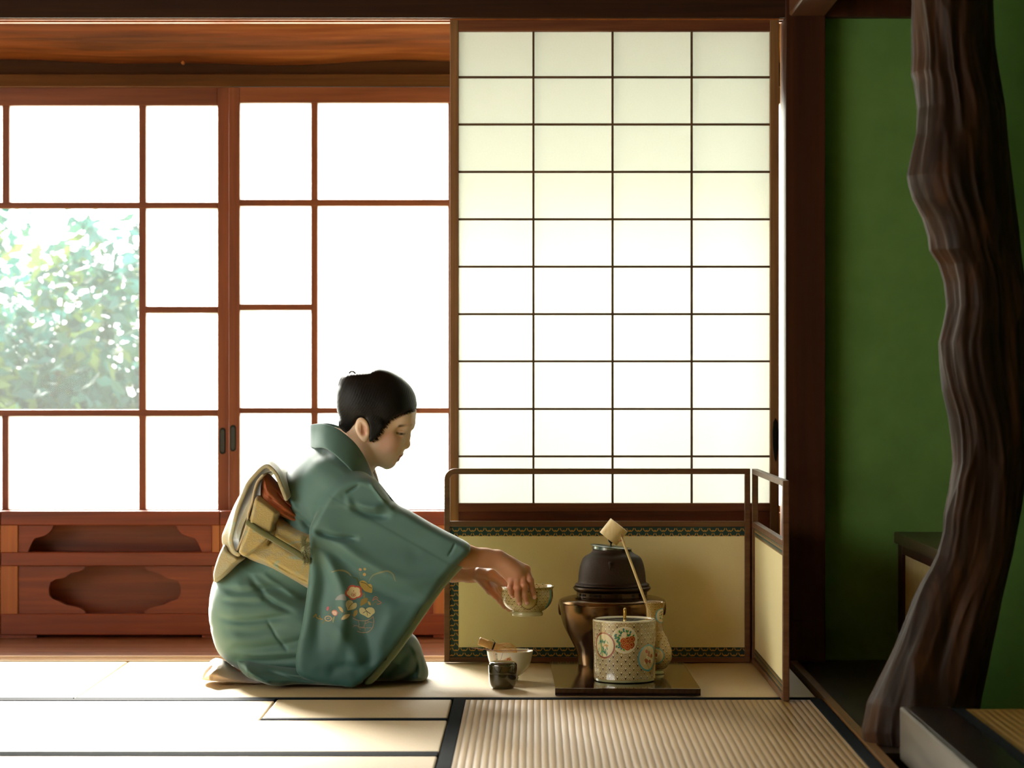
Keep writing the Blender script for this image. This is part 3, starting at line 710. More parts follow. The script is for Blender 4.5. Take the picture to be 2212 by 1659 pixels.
def skin_col(V):
    c = np.tile(np.array(lin('b98866'), dtype=f4), (len(V), 1)); p = V.astype(f4).copy()
    q = p.copy(); q[:, 1] = YC-np.abs(p[:, 1]-YC)
    isface = (p[:, 2] > .50) & (p[:, 0] > PX(735, YC))
    c[isface] = np.array(lin('eed2ba'))
    def blend(mask_d, w, col, amt=1.0):
        a = np.clip(1-mask_d/w, 0, 1)[:, None]*amt*isface[:, None]; a = a*a*(3-2*a); c[:] = c*(1-a)+np.array(lin(col))*a
    blend(np.maximum(ell(q, hd(845, 955, .055), (.022, .03, .022)), 0), .02, 'd88f72', .45)
    blend(np.maximum(ell(q, hd(863.5, 984.5, 0), (.0120, .0230, .0044)), 0), .0030, 'b4645c', .8)
    blend(np.maximum(ell(q, hd(859, 990.5, 0), (.0105, .020, .0052)), 0), .0030, 'b4645c', .8)
    b0, b1, b2 = hd(*HD(1245, 878), .050), hd(*HD(1300, 855), .042), hd(*HD(1358, 860), .030)
    db = np.minimum(cap(q, b0, b1, .0016, .0032), cap(q, b1, b2, .0032, .0026)); blend(np.maximum(db, 0), .006, '3a2a22', .9)
    e0, e1, e2 = hd(eyeP[0]-8, eyeP[1]-.5, .044), hd(eyeP[0]-1, eyeP[1]+1.8, .042), hd(eyeP[0]+6, eyeP[1]+1.0, .034)
    de = np.minimum(cap(q, e0, e1, .001), cap(q, e1, e2, .001)); blend(np.maximum(de-.0008, 0), .0030, '241a16', .95)
    blend(np.maximum(np.sqrt(((q-hd(789, 928, .078))**2).sum(-1))-.009, 0), .010, 'b86f50', .5)
    # warmer knuckles, finger ends and pale nails on the near hand
    for fi_, fg in enumerate(rfing+lfing):
        if fi_ < 4:
            nd = ell(p, fg[3][0]+np.array([.0005, -.0060, -.0005], dtype=f4), (.0042, .004, .0058)); a = np.clip(1-np.maximum(nd, 0)/.0012, 0, 1)[:, None]*.7; c[:] = c*(1-a)+np.array(lin('f0c8b4'))*a
        for j, r_ in ((0, .010), (1, .009)):
            a = np.clip(1-(np.sqrt(((p-fg[j][0])**2).sum(-1))-r_)/.008, 0, 1)[:, None]*.35; c[:] = c*(1-a)+np.array(lin('c97a5c'))*a
    return c
m, t, b, o = nt('skin')
a = N(t, 'ShaderNodeAttribute', attribute_name='Col'); t.links.new(a.outputs[0], b.inputs['Base Color'])
b.inputs['Roughness'].default_value = .48; b.inputs['Subsurface Weight'].default_value = .25; b.inputs['Subsurface Radius'].default_value = (.010, .004, .002)
b.inputs['Subsurface Scale'].default_value = 1.0
tc = N(t, 'ShaderNodeTexCoord'); n1 = N(t, 'ShaderNodeTexNoise', i_Scale=420.0, i_Detail=3.0); t.links.new(tc.outputs['Object'], n1.inputs[0])
bp = N(t, 'ShaderNodeBump', i_Strength=.12, i_Distance=.0008); t.links.new(n1.outputs[0], bp.inputs['Height']); t.links.new(bp.outputs[0], b.inputs['Normal'])
M['skin'] = m
HR = 1.0 if not globals().get('QUICK') else 2.0
person = solid('person', f_body, (PX(440, YC), 6.33, 0.0), (PX(1195, YC), 6.93, .80), .0021*HR, M['skin'], None, skin_col,
               origin=(PX(690, YC), YC, 0.0))
tag(person, 'kneeling woman in sage green kimono leaning forward to lift a gold tea bowl', 'person')

# --- hair
hair_prof = [HD(*q) for q in [(1000,205),(1100,222),(1200,268),(1300,338),(1390,428),(1436,510),(1454,600),(1446,665),(1425,700),(1370,712),(1310,730),(1240,757),(1150,800),(1080,870),(1030,950),(965,1030),(905,1068),
    (893,1000),(893,900),(872,822),(800,783),(748,800),(722,850),(690,890),(640,960),(590,975),(545,925),(514,882),(520,830),(530,782),(502,705),(492,600),(500,482),(524,425),(516,392),(533,332),(560,292),(625,266),(720,262),(800,258),(880,250),(930,222)]]
R_hair = outline(hair_prof, h=.0011, n=4)
def f_hair(p):
    q = p.copy(); q[:, 1] = YC-np.abs(p[:, 1]-YC)
    d2 = R_hair(q[:, 0], q[:, 2])
    v = ell(q, px3(808, 872), (.110, .083, .104), RH); v = smin(v, ell(q, px3(770, 860), (.052, .068, .080)), .03)
    v = smin(v, ell(q, px3(845, 880), (.06, .0785, .06), RH), .02)
    shell = -f_head_fast(q)+.0022                      # hugs the head where the hair is thin
    d = smax(d2, v, .010)
    front = ell(q, fc, (.083, .0685, .113), RH)
    side = smax(d2, np.abs(np.abs(p[:, 1]-YC)-.0665)-.0125, .006)
    lock = smax(side, ell(q, hd(812, 930, .066), (.034, .02, .045)), .004)
    d = smin(d, lock, .006)
    # strands: long shallow grooves sweeping back and up
    s = np.sin((q[:, 0]-q[:, 2]*.55)*900+np.sin(q[:, 2]*60)*2.2+q[:, 1]*260)*.00018
    tw = cap(q, hd(742, 828, .0), hd(750, 905, .0), .040, .034); bun = smax(tw, d2, .006)
    d = smin(d, bun, .006)
    for i in range(7):                                # rolled twist at the back
        yy = 812+i*13; d = smax(d, -(cap(q, hd(728, yy, -.01), hd(731, yy+4, .03), .0022)), .003)
    return d+s
def f_head_fast(q): return ell(q, fc, (.0800, .0655, .110), RH)
M['hair'] = plain('black_hair', '060607', .42, spec=.25, c2='0c0b0b', nscale=600, bump=.3)
solid('hair', f_hair, (PX(715, YC), YC-.10, PZ(1000, YC)), (PX(915, YC), YC+.10, PZ(785, YC)), .0017*HR, M['hair'], person)
g = MB(); pts = [HD(*q)+(0,) for q in [(635,275),(636,250),(655,234),(680,236),(700,252),(712,268)]]
g.tube([P(a_, b_, YC-.01-i*.004) for i, (a_, b_, _) in enumerate(pts)], .0022, 8)
rr_ = random.Random(4)
g.mk('hair_curl', M['hair'], person, smooth=True); g = MB()
for i in range(26):
    x0, y0 = HD(1440-rr_.random()*30, 640+rr_.random()*60); x1 = x0+3+rr_.random()*9; y1 = y0+rr_.random()*8-1
    yy = YC-.03+rr_.random()*.05; g.tube([P(x0-4, y0-3, yy), P((x0+x1)/2, y0-.5, yy), P(x1-2, y1, yy)], .00022, 4, False)
for i in range(14):
    x0, y0 = HD(500+rr_.random()*25, 560+rr_.random()*340); yy = YC-.03+rr_.random()*.05
    g.tube([P(x0+3, y0, yy), P(x0-2, y0+3, yy), P(x0-4, y0+8, yy)], .0002, 4, False)
g.mk('hair_wisp', M['hair'], person, smooth=True)['kind'] = 'stuff'

# fine hair ends feathering over the hairline
V_, Q_ = polygonize(lambda p: smin(f_head(p), cap(p, px3(752, 1040), px3(800, 945), .046, .046), .014), (PX(720, YC), YC-.10, PZ(1010, YC)), (PX(915, YC), YC+.001, PZ(800, YC)), .004)
tree_h = BVHTree.FromPolygons([tuple(v) for v in V_], [tuple(q) for q in Q_])
def on_head(x, y, off=.0006):
    a_ = Vector(P(x, y, 6.2)); dv = (Vector(P(x, y, 6.6))-a_).normalized(); h_ = tree_h.ray_cast(a_, dv)
    return (h_[0]-dv*off) if h_[0] else None
hl_line = spline(np.array([HD(*q) for q in [(1446,665),(1425,700),(1370,712),(1310,730),(1240,757),(1150,800),(1080,870),(1030,950),(965,1030),(905,1068)]]), 8)
g = MB(); rr_ = random.Random(11)
for k in range(430):
    u = rr_.random()*(len(hl_line)-1.01); i0 = int(u); q = hl_line[i0]*(1-(u-i0))+hl_line[i0+1]*(u-i0); t_ = hl_line[i0+1]-hl_line[i0]; t_ = t_/np.linalg.norm(t_); n_ = np.array([-t_[1], t_[0]])*-1
    if n_[1] < 0: n_ = -n_
    w_ = u/len(hl_line); L = rr_.uniform(.8, 6.5)*(1.0 if w_ > .25 else .7)
    d_ = n_*.55+np.array([.65, .5 if w_ > .5 else .0])*rr_.uniform(.4, 1.0); d_ = d_/np.linalg.norm(d_)
    pts = []
    for s_ in (-2.5, 0, L*.5, L):
        h_ = on_head(q[0]+d_[0]*s_+(.012*s_*s_ if s_ > 0 else 0), q[1]+d_[1]*s_, .0034 if s_ < 0 else .0016 if s_ == 0 else .0005)
        if h_ is None: break
        pts.append(h_)
    if len(pts) == 4: g.tube(pts, [.0004, .00032, .0002, .00008], 4, False)
g.mk('hairline', M['hair'], person, smooth=True)['kind'] = 'stuff'
# ---------------------------------------------------------------- kimono
def cloth(name, c0, c1, grad=None, rough=.62, sheen=.35, bump=.12, bscale=900):
    m, t, b, o = nt(name)
    tc = N(t, 'ShaderNodeTexCoord'); n1 = N(t, 'ShaderNodeTexNoise', i_Scale=4.0, i_Detail=3.0); t.links.new(tc.outputs['Object'], n1.inputs[0])
    r = ramp(t, [(.3, c0), (.7, c1)]); t.links.new(n1.outputs[0], r.inputs[0]); last = r.outputs[0]
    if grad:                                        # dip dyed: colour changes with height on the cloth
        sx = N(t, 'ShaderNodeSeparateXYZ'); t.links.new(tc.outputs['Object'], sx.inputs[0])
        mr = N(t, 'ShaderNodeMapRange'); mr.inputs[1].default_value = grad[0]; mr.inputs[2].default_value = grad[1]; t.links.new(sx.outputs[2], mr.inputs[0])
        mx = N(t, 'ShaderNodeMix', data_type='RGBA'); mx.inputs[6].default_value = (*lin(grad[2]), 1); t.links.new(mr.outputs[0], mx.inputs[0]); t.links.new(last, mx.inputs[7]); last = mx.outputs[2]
    t.links.new(last, b.inputs['Base Color'])
    b.inputs['Roughness'].default_value = rough; b.inputs['Sheen Weight'].default_value = sheen; b.inputs['Sheen Roughness'].default_value = .35
    n2 = N(t, 'ShaderNodeTexNoise', i_Scale=float(bscale), i_Detail=2.0); t.links.new(tc.outputs['Object'], n2.inputs[0])
    bp = N(t, 'ShaderNodeBump', i_Strength=bump, i_Distance=.0006); t.links.new(n2.outputs[0], bp.inputs['Height']); t.links.new(bp.outputs[0], b.inputs['Normal'])
    return m
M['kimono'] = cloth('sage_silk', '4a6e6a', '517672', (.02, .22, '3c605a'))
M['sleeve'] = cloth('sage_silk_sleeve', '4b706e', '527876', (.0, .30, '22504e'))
M['lining'] = cloth('pale_green_lining', '98b0a0', 'a2b8a8')
M['white_silk'] = cloth('white_silk', 'd8c8bc', 'e2d4c8')
R_low = outline([(522,1208),(488,1228),(464,1252),(455,1290),(455,1335),(462,1378),(474,1408),(490,1424),(505,1436),(540,1452),(640,1466),(760,1470),(850,1472),(905,1472),(922,1466),(925,1450),(918,1425),
                 (905,1388),(888,1368),(862,1352),(800,1322),(740,1290),(690,1272),(640,1245),(580,1212)])
R_tor = outline([(672,966),(652,984),(632,1006),(612,1032),(602,1070),(585,1120),(545,1185),(515,1215),(530,1260),(600,1290),(690,1300),(760,1290),(822,1220),(850,1160),(858,1110),(846,1082),(826,1056),(812,1030),(797,1000),(778,972),(740,962),(705,958)])
low_f = folds([
    ([(470,1262),(540,1268),(600,1262),(650,1268)], 9, .006), ([(475,1285),(560,1290),(620,1285)], 8, .0035), ([(468,1320),(540,1330),(640,1318),(668,1312)], 8, .005),
    ([(480,1345),(560,1350),(640,1338)], 10, .0035), ([(475,1382),(560,1388),(660,1372),(720,1350)], 10, .0045), ([(490,1405),(580,1412),(700,1404)], 8, .005),
    ([(585,1318),(610,1360),(640,1400)], 3, .0025), ([(545,1225),(570,1260),(600,1290),(660,1316)], 6, .006), ([(560,1215),(610,1252),(668,1290)], 6, -.005),
    ([(520,1440),(600,1450),(700,1455)], 6, .006), ([(850,1470),(900,1440),(905,1400)], 9, .008), ([(880,1375),(900,1400),(908,1440),(900,1468)], 4, -.006),
    ([(830,1455),(870,1420),(885,1390)], 10, .007), ([(460,1300),(462,1350)], 12, -.002)])
tor_f = folds([
    ([(812,1040),(790,1020),(752,1000),(722,978)], 4, .006), ([(800,1060),(770,1030),(740,1006),(715,990)], 5, -.005), ([(745,1005),(722,985),(700,975)], 4, .004),
    ([(640,1090),(660,1115),(690,1140)], 6, .008), ([(632,1060),(650,1100),(672,1135)], 7, -.006), ([(780,1048),(750,1062),(728,1085)], 5, .006)])
def f_kimono(p):
    x, y, z = p[:, 0], p[:, 1], p[:, 2]
    ff = low_f(x, z)*np.clip((YC+.05-y)/.1, .0, 1)
    # hips wide, knees slightly apart
    Tl = .165-.015*np.clip((x-PX(700, YC))/.25, 0, 1)
    dl = slab(p, R_low, YC, Tl, .085)+ff
    dt = slab(p, R_tor, YC, .145-.01*np.clip((z-.45)/.15, 0, 1), .11)+tor_f(x, z)
    far_arm = chain(p, [(px3(712, 1035, 6.735), .060), (px3(775, 1100, 6.785), .060), (px3(860, 1165, 6.75), .052)], .02)
    sh = chain(p, [(px3(712, 1035, 6.735), .060), (px3(722, 1040, 6.515), .060)], .02)
    d = smin(dl, dt, .03); d = smin(d, far_arm, .04); d = smin(d, sh, .04)
    # neck opening
    d = smax(d, -cap(p, px3(752, 1010), px3(812, 900), .058, .075), .01)
    d = smax(d, -cap(p, px3(805, 1035), px3(850, 1010), .030, .04), .01)
    return smax(d, .003-z, .004)
# --- near sleeve with its hanging pouch
YSl = 6.42
sl_pts = [(700,1075),(726,1045),(758,1030),(785,1028),(812,1040),(835,1068),(856,1092),(884,1106),(925,1130),(962,1150),(992,1165),(1008,1174),(1016,1184),(1014,1200),(985,1228),(950,1268),(905,1330),(860,1396),(818,1446),(792,1470),(764,1487),
          (735,1485),(700,1480),(668,1472),(648,1462),(638,1444),(640,1400),(652,1345),(664,1260),(667,1200),(666,1160),(668,1138),(680,1112)]
R_sl = outline(sl_pts, Y=YSl)
sl_f = folds([
    ([(672,1150),(700,1240),(690,1330),(680,1440)], 16, .012), ([(668,1160),(735,1260),(742,1350),(720,1440)], 14, -.013), ([(680,1150),(780,1250),(860,1290),(930,1290)], 16, .010),
    ([(690,1140),(790,1215),(880,1255),(968,1245)], 14, -.008), ([(700,1120),(780,1160),(880,1180),(960,1180)], 26, .002), ([(700,1330),(760,1400),(770,1470)], 16, -.010),
    ([(700,1460),(740,1440),(790,1450)], 12, .006), ([(745,1068),(762,1056),(779,1047)], 2.5, .0025), ([(750,1078),(775,1100),(810,1112),(850,1112)], 9, .005), ([(742,1072),(760,1090),(800,1098),(836,1090)], 10, -.004),
    ([(820,1045),(836,1066),(850,1095)], 4, .005), ([(795,1035),(820,1070),(838,1088)], 4, -.004), ([(668,1142),(720,1160),(780,1165)], 6, .010),
    ([(985,1170),(975,1190),(965,1205)], 2, .002), ([(770,1340),(800,1400),(790,1455)], 14, .008), ([(860,1300),(830,1370),(800,1430)], 18, -.007), ([(900,1200),(850,1215),(790,1210)], 16, -.002)], Y=YSl)
def f_sleeve(p):
    x, y, z = p[:, 0], p[:, 1], p[:, 2]
    zt_ = PZ(1120, YSl); u = np.clip((zt_-z)/.2, 0, 1)
    # arm line: distance below the arm sets how thin the cloth bag gets
    ax, az = PX(705, YSl), PZ(1035, YSl); bx, bz = PX(985, YSl), PZ(1195, YSl)
    tt_ = np.clip(((x-ax)*(bx-ax)+(z-az)*(bz-az))/((bx-ax)**2+(bz-az)**2), 0, 1); da = np.sqrt((x-ax-tt_*(bx-ax))**2+(z-az-tt_*(bz-az))**2)
    T = .062-.016*tt_-.040*np.clip((da-.035)/.12, 0, 1)
    yc = 6.482-.038*np.clip((da-.03)/.10, 0, 1)-.014*np.clip((.35-z)/.3, 0, 1)-.01*tt_
    d = slab(p, R_sl, yc, T, .020)
    d = d+sl_f(x, z)*(y < yc)
    # open cuff: hollow for the wrist and the bag mouth along the front edge
    d = smax(d, -cap(p, px3(985, 1196, 6.475), px3(1040, 1215, 6.475), .026, .034), .004)
    return smax(d, .003-z, .003)
def f_near(p):
    """kimono and near sleeve in one skin: softly joined round the shoulder, crisp where the bag hangs free"""
    dk, ds = f_kimono(p), f_sleeve(p)
    w = np.clip((p[:, 2]-PZ(1135, YSl))/.05, 0, 1)*np.clip((PX(860, YSl)-p[:, 0])/.06, 0, 1)
    return smin(dk, ds, .003+.042*w)
V, Q = polygonize(f_near, (PX(430, YC), 6.33, -.005), (PX(1030, YSl), 6.90, .66), .0026*HR)
cen = V[Q].mean(1).astype(f4); isS = f_sleeve(cen) < f_kimono(cen)-.0002
def part_of(V, Q, m_):
    q = Q[m_]; u, inv = np.unique(q, return_inverse=True); return V[u], inv.reshape(q.shape)
Vk, Qk = part_of(V, Q, ~isS); VS, QS = part_of(V, Q, isS)
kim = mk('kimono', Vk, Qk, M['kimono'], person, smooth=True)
# hem spread behind and beside the shins, with the pale under-kimono peeping out
R_hem = outline([(466,1414),(480,1412),(520,1428),(600,1440),(680,1450),(780,1470),(760,1484),(700,1482),(640,1480),(598,1484),(560,1474),(520,1460),(500,1440),(478,1430),(464,1424)], Y=6.45)
hem_f = folds([([(500,1428),(505,1450),(520,1462)], 5, .006), ([(520,1430),(560,1462),(600,1478)], 7, -.008), ([(560,1445),(620,1462),(700,1472)], 5, .007), ([(490,1425),(540,1440)], 5, -.004)], Y=6.45)
def f_hem(p):
    z = p[:, 2]; yc = 6.475+.05*np.clip((z-.02)/.08, 0, 1)+.12*np.clip((PX(540, 6.5)-p[:, 0])/.1, 0, 1)
    d = slab(p, R_hem, yc, .055, .03)+hem_f(p[:, 0], z); return smax(d, .0025-z, .003)
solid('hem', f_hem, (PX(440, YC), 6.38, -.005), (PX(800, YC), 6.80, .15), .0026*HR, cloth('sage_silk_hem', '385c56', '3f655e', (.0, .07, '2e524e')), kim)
R_und = outline([(462,1424),(450,1432),(440,1446),(437,1460),(440,1468),(470,1471),(520,1474),(560,1476),(575,1470),(540,1462),(505,1445),(480,1428)], Y=6.55)
und_f = folds([([(470,1430),(452,1448),(445,1466)], 3, .004), ([(480,1436),(462,1452),(462,1468)], 3.5, -.004), ([(440,1452),(446,1440),(456,1432)], 2, .004)], Y=6.55)
def f_und(p):
    yc = 6.56+0*p[:, 0]; d = slab(p, R_und, yc, .10, .035)+und_f(p[:, 0], p[:, 2]); return smax(d, .002-p[:, 2], .003)
solid('under_kimono', f_und, (PX(425, 6.55), 6.42, -.005), (PX(590, 6.55), 6.70, .14), .0024*HR, cloth('pale_pink_under_silk', 'c8b4a4', 'd6c4b6'), person)

V, Q = VS, QS
tree = BVHTree.FromPolygons([tuple(v) for v in V], [tuple(q) for q in Q])
# embroidered basket of flowers, stitched flat on the sleeve
EM = lambda x, y: (660+.12054*x, 1200+.12054*y)
def em_paint():
    h = .0006; x0, x1 = PX(672, YSl), PX(868, YSl); z0, z1 = PZ(1372, YSl), PZ(1222, YSl)
    nx, nz = int((x1-x0)/h), int((z1-z0)/h); xs = x0+np.arange(nx)*h; zs = z0+np.arange(nz)*h; X, Z = np.meshgrid(xs, zs)
    C = np.zeros((nz, nx, 3)); A = np.zeros((nz, nx), bool)
    U = (X*F/YSl+CX-660)/.12054; Vv = ((H-Z)*F/YSl+CY-1200)/.12054       # close-up coordinates
    def put(mask, col): C[mask] = np.minimum(np.array(lin(col))*1.12, .95); A[mask] = True
    def poly(pts, col, sm=True):
        q = spline(np.array(pts, float), 6, True) if sm else np.array(pts, float); put(inside(U, Vv, q), col)
    def line(pts, w, col):
        q = spline(np.array(pts, float), 6); put(seg_dist(U, Vv, q) < w, col)
    def blade(pts, w, col):
        q = spline(np.array(pts, float), 8)
        for i in range(len(q)-1): put(seg_dist(U, Vv, q[i:i+2]) < w*math.sin(math.pi*(.08+.84*i/len(q))), col)
    tan, ol, gold = '8f8a68', '6f7248', 'a8935a'
    blade([(460,298),(560,268),(660,272),(750,310),(810,370)], 16, tan); blade([(1125,480),(1180,380),(1260,330),(1400,285),(1490,280),(1570,340),(1612,460)], 15, '7c8468')
    line([(640+350,420),(960,330),(1000,260)], 4, ol); line([(1050,750),(1045,680)], 13, ol); line([(850,400),(920,430),(940,520)], 10, '4e5c38')
    for c in ((975,255,28,'b28a6c'),(1060,245,26,'a89458'),(1050,345,30,'a88a50')): put((U-c[0])**2+((Vv-c[1])*1.1)**2 < c[2]**2, c[3])
    poly([(960,480),(1010,455),(1070,475),(1110,520),(1160,520),(1190,580),(1185,670),(1130,665),(1060,640),(1010,590),(980,550)], 'a88f48'); line([(990,480),(1080,510),(1130,560),(1180,590)], 6, '3f4c30')
    fl = []
    for k in range(60):
        a_ = 2*math.pi*k/60; r_ = 122+26*abs(math.sin(2.5*a_+.3)); fl.append((868+r_*1.08*math.cos(a_), 660+r_*.92*math.sin(a_)))
    poly(fl, 'a34a40', False)
    poly([(868+(x-868)*.78, 660+(y-660)*.78) for x, y in fl], 'c0b48c', False)
    for a_ in (-.5, -.25, 0, .25, .5): line([(868, 720), (868+90*math.sin(a_), 720-70*math.cos(a_)+10)], 3, '8c3c30')
    line([(822,690),(840,722),(880,730),(905,705)], 5, '8c3c30'); put((U-862)**2+(Vv-635)**2 < 90, '8c3c30')
    poly([(530,795),(590,720),(650,690),(700,690),(730,740),(725,800),(640,790)], '7c8284')
    poly([(725,880),(740,820),(790,795),(840,820),(855,850),(905,850),(920,890),(900,940),(830,970),(760,978),(745,930)], 'a8a478'); line([(855,850),(800,900),(775,950)], 4, '34453a'); line([(838,868),(815,850)], 3, '34453a')
    poly([(960,980),(975,945),(1020,935),(1075,960),(1120,935),(1180,930),(1225,960),(1240,1020),(1200,1060),(1130,1115),(1060,1080),(980,1040)], 'a8a478'); line([(1060,935),(1090,990),(1160,1040)], 6, '2a3530'); line([(1095,990),(1030,1030)], 5, '2a3530'); line([(1100,1000),(1112,1080)], 4, '2a3530')
    poly([(980,905),(990,810),(1040,770),(1110,765),(1095,840),(1040,880)], '7c6c34'); poly([(1115,825),(1150,835),(1170,890),(1130,880)], '9a8444')
    poly([(585,915),(640,920),(675,965),(672,1010),(620,975)], 'a08c5c'); poly([(650,1140),(670,1090),(720,1050),(795,1050),(770,1100),(715,1135)], 'b0a47a'); poly([(860,1100),(865,1010),(900,975),(930,990),(920,1060)], '8a7a48')
    poly([(465,1010),(500,975),(560,985),(580,1035),(545,1080),(490,1060)], 'a86a60'); poly([(478,1012),(505,990),(548,1000),(562,1036),(538,1066),(498,1050)], 'c4ac98')
    poly([(372,970),(385,925),(412,920),(410,970),(390,990)], 'b0505a'); poly([(500,1100),(525,1090),(515,1150),(495,1205),(482,1150)], '7a8460')
    put(np.abs(np.hypot((U-405)/1.35, Vv-1130)-44) < 7, 'a08a68'); line([(385,1130),(430,1120)], 5, 'a08a68')
    line([(140,1105),(180,1060),(190,1110),(240,1140),(300,1150)], 9, '8a7434'); line([(240,1085),(260,1130)], 6, '8a7434'); line([(300,1220),(330,1180),(360,1175)], 9, '5c6434')
    line([(600,1030),(680,1010),(780,1030),(850,1080),(900,1140)], 4, '6a6048'); line([(450,910),(430,990),(400,1060)], 4, '6a6048')
    line([(1205,810),(1220,760),(1260,740),(1290,770)], 7, '9a6a50'); line([(1215,800),(1260,780),(1310,820),(1355,845),(1320,870),(1280,870)], 6, '9a6a50'); line([(1195,890),(1240,840),(1290,840)], 5, '6a6a38')
    bk = '857866'
    line([(850,1120),(930,1160),(1060,1170),(1150,1140),(1215,1090)], 6, bk); line([(1210,1090),(1222,1180),(1200,1290),(1120,1370),(1010,1385),(930,1360)], 7, bk)
    line([(940,1165),(960,1230),(950,1290),(1060,1300),(1190,1295)], 5, bk); line([(1080,1160),(1060,1230),(1040,1290)], 5, bk); line([(1060,1230),(1140,1190),(1205,1200)], 5, bk)
    line([(860,1245),(920,1260),(990,1285),(1060,1300),(1065,1350)], 5, bk); line([(845,1280),(900,1255)], 4, bk); line([(960,1290),(980,1340)], 4, bk); line([(1100,1170),(1180,1200)], 4, bk)
    line([(1960,685),(2060,690)], 6, ol)
    return xs, zs, C, A
xs, zs, C, A = em_paint()
st = 1 if HR == 1 else 2
idx = {}; EV = []; EC = []; EF = []
from bisect import bisect
ys = np.full(A.shape, np.nan)
need = A.copy(); need[1:, :] |= A[:-1, :]; need[:, 1:] |= A[:, :-1]; need[1:, 1:] |= A[:-1, :-1]
# depth sampled on a coarse net, then interpolated
cs = 5; jj = np.arange(0, A.shape[0]+cs, cs); ii = np.arange(0, A.shape[1]+cs, cs); Dp = np.zeros((len(jj), len(ii)))
for a_, j in enumerate(jj):
    for b_, i in enumerate(ii):
        hit = tree.ray_cast(Vector((xs[0]+i*.0006, 6.2, zs[0]+j*.0006)), Vector((0, 1, 0))); Dp[a_, b_] = hit[0].y if hit[0] else 6.5
for j, i in np.argwhere(need):
    u_, v_ = i/cs, j/cs; i0, j0 = int(u_), int(v_); fu, fv = u_-i0, v_-j0
    y_ = (Dp[j0, i0]*(1-fu)+Dp[j0, i0+1]*fu)*(1-fv)+(Dp[j0+1, i0]*(1-fu)+Dp[j0+1, i0+1]*fu)*fv
    idx[(j, i)] = len(EV); EV.append((xs[i], y_-.0006, zs[j]))
    EC.append(C[min(j, A.shape[0]-1), i] if A[j, i] else C[max(j-1, 0), max(i-1, 0)] if A[max(j-1, 0), max(i-1, 0)] else C[max(j-1, 0), i] if A[max(j-1, 0), i] else C[j, max(i-1, 0)])
for j, i in np.argwhere(A[:-1, :-1]):
    q_ = [(j, i), (j, i+1), (j+1, i+1), (j+1, i)]
    if all(k in idx for k in q_): EF.append([idx[k] for k in q_])
nV = len(V); V2 = np.concatenate([V, np.array(EV)]); Q2 = np.concatenate([Q, np.array(EF)+nV])
C2 = np.concatenate([np.ones((nV, 3)), np.array(EC)])
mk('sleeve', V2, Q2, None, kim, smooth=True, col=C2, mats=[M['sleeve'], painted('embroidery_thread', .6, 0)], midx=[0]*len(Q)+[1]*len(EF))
# pale lining edge of the bag mouth, running down the front of the sleeve
R_li = outline([(1002,1210),(1010,1216),(990,1236),(955,1276),(912,1338),(868,1402),(828,1452),(803,1478),(786,1476),(812,1446),(852,1396),(896,1330),(942,1262),(978,1226)], Y=6.46)
def f_li(p): return slab(p, R_li, 6.475+.0*p[:, 0], .008+0*p[:, 0], .004)
solid('sleeve_lining', f_li, (PX(770, YSl), 6.44, .0), (PX(1030, YSl), 6.51, .32), .0022*HR, M['lining'], kim)
# far sleeve
R_fs = outline([(845,1100),(900,1135),(950,1170),(985,1205),(985,1235),(960,1262),(900,1290),(840,1300),(790,1280),(780,1200),(800,1120)], Y=6.72)
def f_fs(p): 
    d = slab(p, R_fs, 6.735+0*p[:, 0], .042+0*p[:, 0], .02); return smax(d, -cap(p, px3(965, 1215, 6.70), px3(1030, 1240, 6.68), .027, .034), .004)
solid('sleeve', f_fs, (PX(770, YSl), 6.64, .12), (PX(1010, 6.72), 6.82, .46), .003*HR, M['sleeve'], kim)

# --- collars: ribbons that stand off the neck
def ribbon(name, top, bot, mat, parent, th=.0035, n=10, mirror=True):
    T_ = [P(*q) for q in top]; B_ = [P(*q) for q in bot]
    def mir(L): return [(x, 2*YC-y, z) for x, y, z in L[::-1]]
    if mirror: T_ = mir(T_[1:])+T_; B_ = mir(B_[1:])+B_
    T_ = spline(np.array(T_), n); B_ = spline(np.array(B_), n); m_ = 6; V = []; Fq = []
    for i in range(len(T_)):
        for k in range(m_):
            s_ = k/(m_-1); q = T_[i]*(1-s_)+B_[i]*s_; V.append(q)
    for i in range(len(T_)-1):
        for k in range(m_-1): Fq.append((i*m_+k, (i+1)*m_+k, (i+1)*m_+k+1, i*m_+k+1))
    o = mk(name, V, Fq, mat, parent, smooth=True); s = o.modifiers.new('thick', 'SOLIDIFY'); s.thickness = th; s.offset = 0
    bv = o.modifiers.new('soft', 'BEVEL'); bv.width = th*.35; bv.segments = 2; bv.limit_method = 'ANGLE'
    return o
ribbon('collar', [(672,917.5,6.62),(686,915.5,6.585),(705,917,6.555),(728,926,6.535),(750,942,6.525),(770,962,6.522),(788,990,6.528),(800,1018,6.540),(810,1050,6.560),(822,1090,6.60)],
       [(672,965,6.62),(682,968,6.56),(698,968,6.518),(716,976,6.490),(736,994,6.475),(756,1014,6.470),(776,1040,6.472),(792,1070,6.482),(806,1100,6.500),(822,1125,6.54)], M['kimono'], kim, .005)
ribbon('under_collar', [(690,921,6.62),(700,921,6.592),(718,925,6.566),(738,934,6.548),(757,950,6.540),(776,970,6.538),(793,996,6.543),(804,1020,6.555),(814,1046,6.575),(826,1080,6.61)],
       [(694,955,6.62),(702,958,6.575),(716,966,6.545),(734,980,6.525),(754,1000,6.515),(774,1026,6.515),(790,1054,6.522),(802,1080,6.535),(812,1100,6.55),(828,1112,6.60)], M['white_silk'], person, .003)

